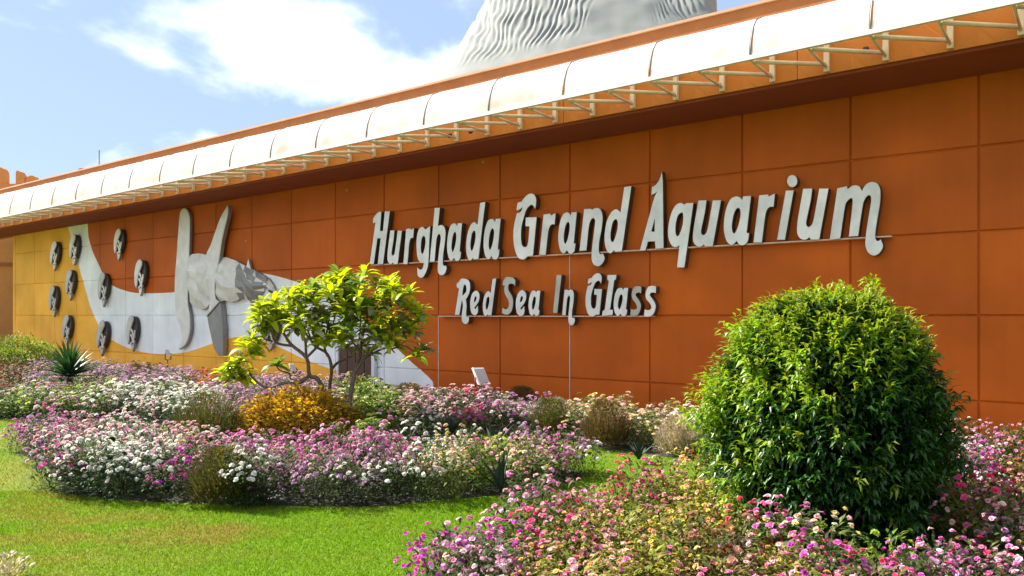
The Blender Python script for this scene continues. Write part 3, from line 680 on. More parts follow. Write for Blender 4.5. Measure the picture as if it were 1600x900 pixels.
# ------------------------------------------------------------------ far left buildings
fb = empty('far_building', (-24.5, 37, 0)); tag(fb, 'pinkish orange building with an arched window beyond the left end of the wall', 'building')
mb = MB(); mb.box(-9, 1.6, 0, 8, -.3, 6.6); mb.obj('wall', M_far, fb)
mb = MB(); mb.box(-9, 1.66, -.08, 8, 4.15, 4.28); mb.obj('string_course', material('far_band', (.33, .11, .05), .9), fb)
for X in (-.05, -3.4):
    mb = MB(); n = 14; V = [(X - .55, -.06, .6), (X + .55, -.06, .6)] + [(X + .55 * math.cos(math.pi * k / n), -.06, 2.2 + .75 * math.sin(math.pi * k / n)) for k in range(n + 1)]
    m = len(V); mb.add(V + [(a, .1, b) for a, _, b in V], [tuple(range(m))] + [(i, i + m, (i + 1) % m + m, (i + 1) % m) for i in range(m)]); w = mb.obj('window', M_farwin, fb)
cw = empty('battlement_wall', (-32, 47, 0)); tag(cw, 'orange wall top with rounded battlements showing above the roof at the far left', 'building')
kk = 47 / FX
def merlon(x0, x1, top, rnd):
    mb = MB(); X0, X1 = (x0 - 800) * kk + 32, (x1 - 800) * kk + 32; Z = EYE + (HZ - top) * kk; n = 10
    V = [(X0, .03, 9.6), (X1, .03, 9.6)]
    if rnd: rr_ = (X1 - X0) / 2; V += [(X0 + rr_ + rr_ * math.cos(math.pi * k / n), .03, Z - rr_ + rr_ * math.sin(math.pi * k / n)) for k in range(n + 1)]
    else: V += [(X1, .03, Z - .35), (X1 - .18, .03, Z - .1), (X0 + .1, .03, Z), (X0, .03, Z - .1)]
    m = len(V); mb.add(V + [(a, .3, b) for a, _, b in V], [tuple(range(m)), tuple(range(2 * m - 1, m - 1, -1))] + [(i, i + m, (i + 1) % m + m, (i + 1) % m) for i in range(m)])
    mb.obj('battlement', M_far, cw)
mb = MB(); mb.box(-14, 6, 0, 1.2, 0, EYE + (HZ - 287) * kk); mb.obj('wall', M_far, cw)
merlon(-14, 10, 261, True); merlon(24, 38, 266, False); merlon(39, 58, 274, True); merlon(70, 82, 277, True); merlon(-46, -22, 266, False)

# ------------------------------------------------------------------ plants: geometry helpers
def rotz(a):
    c_, s_ = math.cos(a), math.sin(a); return np.array([[c_, -s_, 0], [s_, c_, 0], [0, 0, 1]])
def frames(d):
    d = d / np.linalg.norm(d, axis=1, keepdims=True)
    up = np.tile(np.array([0, 0, 1.0]), (len(d), 1)); up[np.abs(d[:, 2]) > .95] = (1, 0, 0)
    sd = np.cross(d, up); sd /= np.linalg.norm(sd, axis=1, keepdims=True); nn = np.cross(sd, d)
    return d, sd, nn
def leaves(P, D, ln, wd, droop=.25, roll=None):
    """n folded lance leaves of 4 triangles: base, 2 sides, mid rib, tip"""
    n = len(P); d, sd, nn = frames(D)
    if roll is not None:
        c_, s_ = np.cos(roll)[:, None], np.sin(roll)[:, None]; sd, nn = sd * c_ + nn * s_, -sd * s_ + nn * c_
    ln = np.asarray(ln)[:, None] * np.ones((n, 1)); wd = np.asarray(wd)[:, None] * np.ones((n, 1))
    mid = P + d * ln * .5 + nn * ln * droop * .12
    V = np.stack([P, mid + sd * wd * .5 + nn * wd * .15, mid - sd * wd * .5 + nn * wd * .15, mid, P + d * ln - nn * ln * droop * .5], 1).reshape(-1, 3)
    b = (np.arange(n) * 5)[:, None, None]
    T = (np.array([[0, 3, 1], [0, 2, 3], [1, 3, 4], [3, 2, 4]])[None] + b).reshape(-1, 3)
    return V, T
def diamonds(P, D, ln, wd, droop=.3):
    n = len(P); d, sd, nn = frames(D); ln = np.asarray(ln)[:, None] * np.ones((n, 1)); wd = np.asarray(wd)[:, None] * np.ones((n, 1))
    mid = P + d * ln * .45 + nn * ln * .06
    V = np.stack([P, mid + sd * wd * .5, mid - sd * wd * .5, P + d * ln - nn * ln * droop * .4], 1).reshape(-1, 3)
    T = (np.array([[0, 2, 1], [1, 2, 3]])[None] + (np.arange(n) * 4)[:, None, None]).reshape(-1, 3)
    return V, T
def florets(P, D, r):
    n = len(P); d, sd, nn = frames(D); r = np.asarray(r)[:, None] * np.ones((n, 1))
    vs = [P - d * r * .3]; ph = rng.uniform(0, 6.28, (n, 1))
    for i in range(5):
        a = 2 * math.pi * i / 5 + ph
        vs.append(P + (sd * np.cos(a) + nn * np.sin(a)) * r * (1 + .18 * (i % 2)) + d * r * .12)
    V = np.stack(vs, 1).reshape(-1, 3)
    T0 = np.array([[0, 1 + i, 1 + (i + 1) % 5] for i in range(5)])
    T = (T0[None] + (np.arange(n) * 6)[:, None, None]).reshape(-1, 3)
    return V, T
def rdir(n, up=0.3):
    v = rng.normal(size=(n, 3)); v /= np.linalg.norm(v, axis=1, keepdims=True); v[:, 2] = np.abs(v[:, 2]) * .8 + up; return v

M_plant = leafmat('flower_bed_plant', trans=.30, rough=.6, spec=.25, tmul=(1.1, 1.1, .8))
# plant prototypes: rows of (V, T, cid) where cid 0 = leaf, 1..K = flower heads
def plant_proto(seed, hr=.019, nleaf=190, nhead=20, nflo=9, rad=.17, h=.42, fr=.0135, leaf=(.055, .016)):
    g = np.random.default_rng(seed)
    a = g.uniform(0, 2 * math.pi, nleaf); zz = g.uniform(.02, 1, nleaf) ** .9; rr_ = rad * np.sqrt(np.clip(1 - (zz * .9) ** 3, 0, 1)) * g.uniform(.45, 1.0, nleaf)
    P = np.stack([np.cos(a) * rr_, np.sin(a) * rr_, zz * h], 1)
    D = np.stack([np.cos(a), np.sin(a), g.uniform(-.2, 1.2, nleaf)], 1) + g.normal(0, .35, (nleaf, 3))
    V1, T1 = diamonds(P, D, g.uniform(.7, 1.3, nleaf) * leaf[0], g.uniform(.7, 1.3, nleaf) * leaf[1])
    c1 = np.zeros(len(V1), int); lv = np.repeat(np.arange(nleaf), 4)
    # flower heads
    a = g.uniform(0, 2 * math.pi, nhead); q = g.uniform(0, 1, nhead) ** .5; el = g.uniform(.35, 1, nhead)
    q = np.sqrt(1 - (el * .85) ** 2) * 1.0
    H = np.stack([np.cos(a) * rad * 1.05 * q, np.sin(a) * rad * 1.05 * q, h * (.35 + .75 * el)], 1) + g.normal(0, .012, (nhead, 3))
    Hn = np.stack([np.cos(a) * q, np.sin(a) * q, el + .2], 1)
    Ps = []; Ds = []; cid = []
    for k in range(nhead):
        nf = int(nflo * g.uniform(.6, 1.3)) + 1
        o = g.normal(0, 1, (nf, 3)); o /= np.linalg.norm(o, axis=1, keepdims=True); o = o * .6 + Hn[k] / np.linalg.norm(Hn[k]); o /= np.linalg.norm(o, axis=1, keepdims=True)
        Ps.append(H[k] + o * hr * g.uniform(.8, 1.2)); Ds.append(o + g.normal(0, .2, (nf, 3))); cid += [k + 1] * nf
    Ps = np.concatenate(Ps); Ds = np.concatenate(Ds); V2, T2 = florets(Ps, Ds, g.uniform(.75, 1.25, len(Ps)) * fr)
    c2 = np.repeat(np.array(cid), 6)
    # stems up to the heads
    base = np.zeros((nhead, 3)); base[:, :2] = H[:, :2] * .3
    dd = H - base; _, sd, _ = frames(dd); V3 = np.stack([base + sd * .0016, base - sd * .0016, H], 1).reshape(-1, 3); T3 = np.arange(nhead * 3).reshape(-1, 3)
    c3 = np.zeros(len(V3), int)
    V = np.concatenate([V1, V2, V3]); T = np.concatenate([T1, T2 + len(V1), T3 + len(V1) + len(V2)]); cc_ = np.concatenate([c1, c2, c3])
    li = np.concatenate([lv, np.zeros(len(V2), int), np.zeros(len(V3), int)])
    return V, T, cc_, li, nleaf, nhead
PR = [plant_proto(s) for s in range(6)]
PRf = [plant_proto(s + 40, hr=.014, nleaf=230, nhead=25, nflo=7, fr=.0098, leaf=(.050, .017)) for s in range(5)]
PRs = [plant_proto(s + 20, nleaf=250, nhead=13, nflo=7, h=.40) for s in range(4)]
# palettes: (flower colours, leaf colours, share of heads shown as flowers)
PAL = {
 'W': ([(.86, .84, .80), (.82, .76, .76), (.86, .85, .80), (.80, .68, .72), (.85, .83, .78)], [(.045, .085, .02), (.035, .065, .018), (.07, .11, .03)], .95),
 'WP': ([(.82, .62, .66), (.74, .42, .54), (.84, .78, .76), (.64, .30, .42), (.80, .60, .62)], [(.045, .08, .02), (.05, .07, .02)], .95),
 'P': ([(.68, .24, .48), (.60, .15, .42), (.74, .38, .58), (.78, .50, .60)], [(.05, .08, .02), (.07, .09, .02)], 1.),
 'MV': ([(.56, .30, .54), (.64, .38, .56), (.70, .50, .58), (.54, .30, .46)], [(.08, .10, .035), (.07, .10, .03)], .95),
 'M': ([(.66, .06, .44), (.56, .05, .46), (.68, .14, .54), (.72, .12, .40)], [(.06, .09, .02), (.09, .10, .03)], 1.),
 'R': ([(.70, .06, .14), (.74, .10, .26), (.70, .16, .30), (.76, .28, .32)], [(.10, .13, .025), (.12, .11, .03)], .9),
 'Y': ([(.66, .52, .08), (.66, .36, .12), (.68, .32, .26), (.60, .56, .10), (.72, .50, .30)], [(.17, .21, .015), (.22, .22, .02), (.18, .14, .025)], .6),
 'YP': ([(.70, .26, .38), (.70, .46, .16), (.76, .50, .42), (.68, .18, .34), (.74, .38, .44)], [(.17, .19, .018), (.20, .19, .03)], .85),
 'C': ([(.76, .58, .42), (.72, .56, .20), (.80, .70, .56), (.72, .42, .42)], [(.10, .14, .03), (.14, .17, .03)], .9),
 'G': ([(.46, .54, .06), (.70, .64, .48), (.58, .58, .10)], [(.09, .17, .015), (.06, .12, .015), (.20, .27, .02)], .55),
 'O': ([(.78, .17, .02), (.76, .26, .02)], [(.12, .12, .03)], 1.),
 'B': ([(.32, .10, .05), (.36, .17, .05), (.50, .26, .20)], [(.10, .08, .02), (.07, .08, .02)], .7),
}
ANCH = [  # photo spot of each patch of colour
 (30,620,'G'),(70,640,'W'),(110,625,'G'),(200,640,'W'),(280,625,'W'),(200,580,'MV'),(290,575,'MV'),(215,578,'B'),(320,576,'O'),(340,580,'O'),(60,590,'MV'),(10,598,'B'),(380,610,'MV'),(260,590,'MV'),
 (30,672,'M'),(60,690,'MV'),(100,660,'P'),(120,675,'P'),(150,668,'WP'),(120,700,'WP'),(170,700,'W'),(150,730,'W'),(220,720,'W'),(250,745,'W'),(140,748,'M'),(200,690,'WP'),(280,700,'WP'),(290,725,'M'),(275,765,'P'),(240,660,'WP'),
 (310,700,'WP'),(400,690,'P'),(450,700,'P'),(520,690,'P'),(570,700,'P'),(600,705,'P'),(480,745,'MV'),(420,760,'W'),(520,760,'MV'),(600,750,'W'),(640,740,'W'),(560,735,'MV'),(700,730,'C'),(690,745,'W'),(740,740,'C'),(770,715,'G'),(810,720,'C'),(860,695,'P'),(840,690,'MV'),(900,700,'MV'),(885,740,'P'),(940,725,'W'),(900,715,'P'),
 (590,650,'G'),(570,665,'G'),(620,660,'C'),(700,660,'W'),(690,680,'W'),(735,645,'R'),(745,660,'M'),(720,625,'WP'),(670,640,'WP'),(780,625,'MV'),(800,640,'WP'),(830,630,'MV'),(840,660,'WP'),(900,655,'C'),(980,660,'C'),(1010,670,'C'),(1060,690,'WP'),(1090,680,'W'),(1080,660,'WP'),(450,640,'MV'),(380,640,'MV'),(400,655,'WP'),
 (640,870,'M'),(660,845,'M'),(700,840,'M'),(740,820,'M'),(720,800,'M'),(690,870,'M'),(650,895,'M'),(620,880,'M'),(770,800,'G'),(800,830,'M'),(790,790,'R'),(760,870,'P'),(780,850,'M'),(830,870,'YP'),(880,860,'YP'),(860,830,'R'),(850,800,'P'),(900,780,'R'),(910,760,'M'),(930,820,'YP'),(960,860,'YP'),(990,760,'R'),(1000,735,'R'),(1030,780,'YP'),(1000,820,'Y'),(1050,850,'Y'),(1100,800,'Y'),(1080,740,'C'),(1100,760,'Y'),(1120,720,'Y'),(1150,830,'Y'),(1130,870,'B'),(1180,880,'YP'),(1200,840,'R'),(1230,860,'P'),(1270,880,'M'),(1310,870,'C'),(1340,890,'R'),(1370,880,'G'),(1400,880,'M'),(1240,890,'YP'),(1440,860,'P'),(1470,890,'P'),(1420,840,'R'),
 (1500,800,'YP'),(1520,850,'YP'),(1560,880,'P'),(1540,760,'P'),(1500,720,'WP'),(1560,715,'P'),(1590,720,'B'),(1580,790,'YP'),(1590,840,'C'),(1460,800,'G'),(1530,730,'M'),(1560,830,'R'),
]
AN = np.array([(a[0], a[1]) for a in ANCH], float)
def inpoly(x, y, poly):
    ins = np.zeros(len(x), bool); n = len(poly)
    for i in range(n):
        x1, y1 = poly[i]; x2, y2 = poly[(i + 1) % n]
        cnd = ((y1 > y) != (y2 > y)) & (x < (x2 - x1) * (y - y1) / (y2 - y1 + 1e-12) + x1); ins ^= cnd
    return ins
POLY_MID = [gpt(8, 705), gpt(60, 722), gpt(75, 772), gpt(150, 782), gpt(240, 788), gpt(400, 794), gpt(600, 796), gpt(690, 785), gpt(850, 772), gpt(930, 748), (1.0, 9.25), (.3, 9.5), (-.6, 9.5), (-1.2, 9.3), (-3.3, 9.3), (-4.6, 10.2), (-5.2, 11.2), (-6.6, 11.3)]
POLY_BACK = [gpt(-60, 655), gpt(180, 657), gpt(300, 668), gpt(380, 690), gpt(560, 706), gpt(640, 685), gpt(763, 677), gpt(833, 680), gpt(900, 690), gpt(947, 702), gpt(1040, 714), gpt(1110, 720), (3.2, 9.35), (4.6, 9.9), (6.5, 10), (-14, 28), (-24, 34), (-27, 30)]
POLY_FRONT = [(-.52, 4.3), (-.52, 4.75), (-.40, 5.15), (-.05, 5.65), (.45, 6.3), (1.0, 6.75), (1.5, 7.2), (2.1, 7.6), (3.2, 8.9), (4.6, 10.2), (9, 7.2), (9, 3.6), (-.3, 3.6)]
BUSH = (2.42, 6.12)
def scatter(poly, step, jit=.5):
    xs = [p[0] for p in poly]; ys = [p[1] for p in poly]
    gx, gy = np.meshgrid(np.arange(min(xs), max(xs), step), np.arange(min(ys), max(ys), step)); x = gx.ravel(); y = gy.ravel()
    x = x + rng.uniform(-jit, jit, len(x)) * step; y = y + rng.uniform(-jit, jit, len(y)) * step
    D = x * COS + y * SIN
    k = inpoly(x, y, poly) & (D < 11.25) & (y > 2)
    px = 800 + FX * x / y
    k &= (px > -160) & (px < 1800)
    return x[k], y[k]
EXCL = []      # (x, y, r) kept free of bed plants
def bed(name, poly, step, label, hmul=1.0, thin=None):
    x, y = scatter(poly, step)
    for ex, ey, er in EXCL: 
        k = (x - ex) ** 2 + (y - ey) ** 2 > er * er; x, y = x[k], y[k]
    if thin is not None:
        k = rng.uniform(0, 1, len(x)) < thin(x, y); x, y = x[k], y[k]
    Vs = []; Ts = []; Cs = []; nb = 0
    ph = rng.uniform(0, 6, 4)
    for i in range(len(x)):
        X, Y = x[i], y[i]; hgt = .42 * hmul
        pxp = 800 + FX * X / Y + rng.normal(0, 9); pyp = HZ + FX * (EYE - hgt * .8) / Y + rng.normal(0, 7)
        a = ANCH[int(np.argmin((AN[:, 0] - pxp) ** 2 + ((AN[:, 1] - pyp) * 1.6) ** 2))][2]
        if rng.uniform() < .045: a = ['W', 'WP', 'P', 'C', 'R', 'G'][rng.integers(6)]
        fl, lf_, share = PAL[a]
        pool = PRs if a in ('G', 'B') else (PRf if poly is POLY_FRONT else PR)
        V, T, cid, li, nl, nh = pool[rng.integers(len(pool))]
        sc_ = rng.uniform(.70, 1.22) * (1 + .20 * mnoise.noise((X * 1.3 + ph[0], Y * 1.3, 0)) * 1.6)
        if mnoise.noise((X * 2.1, Y * 2.1 + ph[1], 5)) > (.34 if poly is not POLY_FRONT else .6): sc_ *= .55
        sz = sc_ * hmul * rng.uniform(.85, 1.15); sxy = sc_ * rng.uniform(.95, 1.25) * max(1, step / .2)
        Mx = rotz(rng.uniform(0, 6.3)) * np.array([sxy, sxy, sz]).reshape(1, 3)
        P = V @ Mx.T if False else (V * np.array([sxy, sxy, sz])) @ rotz(rng.uniform(0, 6.3)).T
        P = P + np.array([X, Y, 0.0])
        lc = np.array(lf_)[rng.integers(len(lf_), size=nl)] * rng.uniform(.45, 1.25, (nl, 1))
        fc = np.array(fl)[rng.integers(len(fl), size=nh)] * rng.uniform(.8, 1.12, (nh, 1))
        green = rng.uniform(0, 1, nh) > share
        fc[green] = lc[:nh][green] * 1.4
        tab = np.concatenate([np.zeros((1, 3)), fc]); C = tab[cid]; isl = cid == 0; C[isl] = lc[li[isl]]
        Vs.append(P); Ts.append(T + nb); Cs.append(np.clip(C, 0, .85)); nb += len(P)
    me = trimesh(name, np.concatenate(Vs), np.concatenate(Ts), np.concatenate(Cs), M_plant)
    print(name, len(x), 'plants', len(me.polygons), 'tris')
    return tag(link(name, me), label, 'flower bed', kind='stuff')

# soil under the beds
for nm, poly, lab in (('soil_front', POLY_FRONT, 'dark soil of the front bed'), ('soil_middle', POLY_MID, 'dark soil of the middle bed'), ('soil_back', POLY_BACK, 'dark soil of the back bed')):
    cx0 = sum(p[0] for p in poly) / len(poly); cy0 = sum(p[1] for p in poly) / len(poly); P = [(cx0 + (x - cx0) * .955, cy0 + (y - cy0) * .93) for x, y in poly]
    if nm != 'soil_middle':
        P = []
        for (x, y) in poly:
            D = x * COS + y * SIN
            if D > 11.38: x, y = x - (D - 11.38) * COS, y - (D - 11.38) * SIN
            P.append((x, y))
    zoff = {'soil_front': .008, 'soil_middle': .004, 'soil_back': .004}[nm]
    bm = bmesh.new(); vs = [bm.verts.new((x, y, zoff)) for x, y in P]; bm.faces.new(vs); bmesh.ops.triangulate(bm, faces=bm.faces[:])
    me = bpy.data.meshes.new('flower_bed_soil'); bm.to_mesh(me); bm.free(); me.materials.append(M_soil)
    tag(link('flower_bed_soil', me), lab, kind='structure')

# ------------------------------------------------------------------ individual shrubs and tufts (positions reserved first)
GOLD = gpt(465, 688); gold_r = .8
TUFTS = [  # (x px of base, y px of base, width px, height px, kind, label)
 (325, 690, 115, 75, 'green', 'bushy brown tipped grass clump left of the golden shrub'),
 (348, 786, 110, 86, 'green', 'brown green grass clump at the lawn edge of the middle bed'),
 (555, 628, 62, 38, 'brown', 'small brown shrub at the foot of the small tree'),
 (640, 640, 60, 40, 'brown', 'small brown shrub on the pavement edge right of the small tree'),
 (865, 682, 75, 58, 'green', 'brown grass clump at the left edge of the rear lawn strip'),
 (948, 700, 85, 72, 'brown', 'tall brown leaved clump in front of the wall, centre of the back bed'),
 (1062, 712, 80, 60, 'pale', 'pale dried grass clump just left of the big round bush'),
 (815, 640, 60, 35, 'brown', 'reddish brown clump in the back bed right of the floodlight'),
 (1590, 735, 60, 50, 'brown', 'reddish grass clump right of the big round bush, by the frame edge'),
]
EXCL += [(GOLD[0], GOLD[1] + .25, .75), (GOLD[0] - .45, GOLD[1] - .35, .62), (GOLD[0] + .45, GOLD[1] - .35, .62), (BUSH[0], BUSH[1] - .1, .74), (BUSH[0], BUSH[1] - .62, .62)]
for t in TUFTS:
    x, y = gpt(t[0], t[1]); EXCL.append((x, y + .1, t[2] * y / FX * .42))
SPIKES = [(635, 705, 40, 45, 'small dark spiky aloe left of centre in the back bed'), (770, 712, 42, 52, 'small dark spiky aloe at the left tip of the rear lawn strip'),
          (783, 776, 50, 62, 'small dark spiky aloe in the middle bed near its right end'), (998, 724, 34, 34, 'small dark spiky aloe standing before the rear lawn strip'),
          (706, 688, 50, 42, 'low dark aloe beside magenta flowers in the back bed')]
for t in SPIKES:
    x, y = gpt(t[0], t[1]); EXCL.append((x, y, .13))
EXCL.append((*gpt(603, 640), .5))

bed('flower_bed', POLY_FRONT, .18, 'pink and yellow flower bed in the right foreground around the round bush')
bed('flower_bed', POLY_MID, .20, 'white, pink and mauve flower bed in the middle along the lawn')
def thin_back(x, y): return np.where(y > 15, .8, 1.0)
bed('flower_bed', POLY_BACK, .29, 'mixed flower bed at the back along the pavement and wall', 1.0, thin_back)

M_tuft = leafmat('grass_clump_blades', trans=.3, rough=.6, spec=.2)
def clump(x, y, w, h, kind, n=None, seed=0):
    g = np.random.default_rng(seed); n = n or 900
    a = g.uniform(0, 2 * math.pi, n); q = g.uniform(0, 1, n) ** .6
    P = np.stack([np.cos(a) * w * .34 * q, np.sin(a) * w * .34 * q, g.uniform(0, .25, n) * h], 1)
    tilt = q * .5 + g.normal(0, .12, n)
    D = np.stack([np.cos(a) * tilt, np.sin(a) * tilt, np.ones(n)], 1)
    ln = h * g.uniform(.35, .85, n) * (1 - .2 * q)
    V, T = leaves(P, D, ln, np.full(n, .010), droop=.3, roll=g.uniform(0, 3, n))
    col = {'green': [(.06, .08, .015), (.10, .08, .02), (.07, .09, .02), (.17, .11, .035)], 'brown': [(.13, .065, .025), (.09, .06, .02), (.19, .10, .045), (.09, .09, .025)],
           'pale': [(.40, .30, .20), (.48, .38, .28), (.20, .17, .08), (.52, .42, .36)]}[kind]
    C = np.repeat(np.array(col)[g.integers(len(col), size=n)] * g.uniform(.7, 1.25, (n, 1)), 5, axis=0)
    # small leaf tips give the clump its bushy look
    m = n * 3; a2 = g.uniform(0, 6.28, m); el = g.uniform(.1, 1, m)
    rr_ = np.sqrt(1 - (el * .93) ** 2) * g.uniform(.55, 1.05, m) * (1 + .12 * np.sin(a2 * 3 + seed) + .08 * np.sin(a2 * 7 + el * 5))
    P2 = np.stack([np.cos(a2) * w * .5 * rr_, np.sin(a2) * w * .5 * rr_, el * h], 1); D2 = np.stack([np.cos(a2), np.sin(a2), el + .6], 1) + g.normal(0, .3, (m, 3))
    V2, T2 = diamonds(P2, D2, g.uniform(.03, .055, m), g.uniform(.012, .02, m)); C2 = np.repeat(np.array(col)[g.integers(len(col), size=m)] * g.uniform(.8, 1.5, (m, 1)), 4, axis=0)
    return np.concatenate([V, V2]), np.concatenate([T, T2 + len(V)]), np.clip(np.concatenate([C, C2]), 0, .8)
for i, (bx, by, wp, hp, kd, lab) in enumerate(TUFTS):
    x, y = gpt(bx, by); V, T, C = clump(x, y, wp * y / FX, hp * y / FX, kd, seed=i + 60)
    o = link('grass_clump', trimesh('grass_clump', V, T, C, M_tuft)); o.location = (x, y, 0); tag(o, lab, 'plant', 'brown grassy clumps in the beds')

def spike_leaf(ln, w, curl, tipz):
    V = []; F = []; n = 7
    for i in range(n):
        t = i / (n - 1); ww = w * (1 - t ** 1.7) * (.7 + .6 * min(t * 3, 1)) * .5 + .0008
        xx = ln * t; zz = -curl * t * t * ln
        V += [(xx, -ww, zz + ww * .35), (xx, 0, zz - ww * .1), (xx, ww, zz + ww * .35)]
    for i in range(n - 1):
        for j in range(2): F.append((3 * i + j, 3 * i + 3 + j, 3 * i + 4 + j, 3 * i + 1 + j))
    return V, F
M_aloe = material('dark_aloe_leaf', (.022, .036, .02), .8, var=.3, vscale=20)
M_yucca = leafmat('yucca_leaf', .2, .45, .4, attr=False, col=(.028, .085, .028))
for i, (bx, by, wp, hp, lab) in enumerate(SPIKES):
    x, y = gpt(bx, by); e = empty('spiky_aloe', (x, y, 0)); tag(e, lab, 'plant', 'small dark aloes among the flowers')
    ln = hp * y / FX
    V, F = spike_leaf(ln, .05, .12, 0); lm = mesh('leaf', V, F, M_aloe, True)
    for k in range(16):
        o = link('leaf', lm, e); az = k * 2.4 + random.uniform(-.2, .2); el = R(random.uniform(35, 85)); s_ = random.uniform(.75, 1.15)
        o.rotation_euler = (0, -el, az); o.scale = (s_, 1, 1); o.location = (0, 0, .05)
# yucca on the left
x, y = gpt(108, 622); yu = empty('yucca', (x, y, 0)); tag(yu, 'dark green spiky yucca in front of the yellow end of the wall', 'plant')
V, F = spike_leaf(.76, .075, .16, 0); lm = mesh('leaf', V, F, M_yucca, True)
mb = MB(); mb.tube([(0, 0, 0), (.02, 0, .45)], [.07, .06], 8); mb.obj('stem', M_bark, yu, True)
for k in range(100):
    o = link('leaf', lm, yu); az = k * 2.39996; el = R(88 - 74 * (k / 99) ** .9 + random.uniform(-6, 6)); s_ = random.uniform(.8, 1.12)
    o.rotation_euler = (0, -el, az); o.scale = (s_, 1, 1); o.location = (0, 0, .46 + .08 * (1 - k / 99))

def leafy_dome(name, cx, cy, rx, ry, h, n, cols, leaf, label, cat, seed, zb=0.05, mat=None, up=.5):
    g = np.random.default_rng(seed); a = g.uniform(0, 6.283, n); el = np.arcsin(g.uniform(0, 1, n)); q = g.uniform(.55, 1.0, n) ** .5
    lob = 1 + .10 * np.sin(a * 3 + seed) + .08 * np.sin(a * 5 + el * 4) + .06 * np.sin(a * 9 + el * 7)
    q = q * lob
    P = np.stack([np.cos(a) * np.cos(el) * rx * q, np.sin(a) * np.cos(el) * ry * q, zb + np.sin(el) * h * q], 1)
    D = np.stack([np.cos(a) * np.cos(el), np.sin(a) * np.cos(el), np.sin(el) + up], 1) + g.normal(0, .4, (n, 3))
    V, T = leaves(P, D, g.uniform(.7, 1.3, n) * leaf[0], g.uniform(.8, 1.2, n) * leaf[1], .5, g.uniform(-.6, .6, n))
    C = np.repeat(np.array(cols)[g.integers(len(cols), size=n)] * g.uniform(.7, 1.3, (n, 1)), 5, axis=0)
    e = empty(name, (cx, cy, 0)); tag(e, label, cat)
    o = link('foliage', trimesh('foliage', V, T, np.clip(C, 0, .8), mat or M_tuft), e); o['kind'] = 'stuff'
    mb = MB()
    for k in range(7):
        t = k * .9; mb.tube([(.03 * math.cos(t), .03 * math.sin(t), 0), (rx * .35 * math.cos(t), ry * .35 * math.sin(t), h * .5), (rx * .6 * math.cos(t), ry * .6 * math.sin(t), h * .8)], [.018, .012, .005], 5)
    mb.obj('stem', M_bark, e, True)
    return e
leafy_dome('golden_shrub', GOLD[0] - .05, GOLD[1] + .25, .90, .6, .66, 4600, [(.76, .48, .02), (.70, .38, .02), (.50, .31, .02), (.30, .22, .03), (.50, .22, .04)], (.062, .052), 'golden yellow shrub in front of the small tree', 'shrub', 3)
x, y = gpt(15, 600)
leafy_dome('green_hedge', x - .6, y + 1.2, 1.6, .9, 1.12, 5200, [(.22, .28, .03), (.16, .24, .03), (.28, .30, .05)], (.10, .045), 'yellow green hedge by the left frame edge before the wall end', 'hedge', 9)
# dry sprigs, lower left corner
V, T, C = clump(0, 0, .25, .16, 'pale', 60, 5)
x, y = gpt(12, 905); o = link('dry_sprig', trimesh('dry_sprig', V, T, C, M_tuft)); o.location = (x, y, 0); tag(o, 'dry brown sprigs in the lawn at the lower left corner', 'plant')

# ------------------------------------------------------------------ the big round bush
bush = empty('round_bush', (BUSH[0], BUSH[1], 0)); tag(bush, 'big round glossy green bush in the right foreground bed', 'bush')
M_bush = leafmat('bush_leaf', trans=.38, rough=.36, spec=.42, tmul=(1.5, 1.5, .35))
def bush_r(az, z):
    """radius of the crown at height z (0..1 of 2.05 m)"""
    zz = np.clip(z, 0, 1)
    base = np.where(zz < .42, .62 + .28 * np.sin(np.clip(zz / .42, 0, 1) * math.pi / 2), .90 * np.sqrt(np.clip(1 - ((zz - .42) / .60) ** 2.05, 0, 1)))
    return base * (1 + .045 * np.sin(az * 3 + 1) + .04 * np.sin(az * 5 + zz * 9) + .035 * np.sin(az * 11 + zz * 14 + 2) + .025 * np.sin(az * 19 + zz * 23))
g = np.random.default_rng(42)
NS = 2900; az = g.uniform(0, 6.283, NS); zz = 1 - np.abs(g.uniform(0, 1, NS)) ** .85
q = 1 - np.abs(g.normal(0, .17, NS)); q = np.clip(q + .10 * (g.uniform(0, 1, NS) < .07), .35, 1.12)
rad = bush_r(az, zz) * q
SP = np.stack([np.cos(az) * rad, np.sin(az) * rad, .06 + zz * 1.85 * (.97 + .03 * q)], 1)
# the crown's cap as well
nc = 500; a2 = g.uniform(0, 6.283, nc); r2 = np.sqrt(g.uniform(0, 1, nc)) * .7; zc2 = .42 + .60 * (1 - (r2 / .90) ** 2) ** (1 / 2.05)
SP = np.concatenate([SP, np.stack([np.cos(a2) * r2, np.sin(a2) * r2, .06 + np.minimum(zc2, 1.0) * 1.85 + g.normal(0, .03, nc)], 1)])
NS = len(SP)
outd = SP - np.array([0, 0, .85]); outd /= np.linalg.norm(outd, axis=1, keepdims=True)
SD = outd * .8 + np.array([0, 0, .45]) + g.normal(0, .28, (NS, 3)); SD /= np.linalg.norm(SD, axis=1, keepdims=True)
young_lit = (g.uniform(0, 1, NS) < (.06 + .9 * np.clip((SP[:, 2] - 1.05 - .42 * SP[:, 0]) / .6, 0, 1)))  # crown's sunlit top and left painted in as brighter new growth
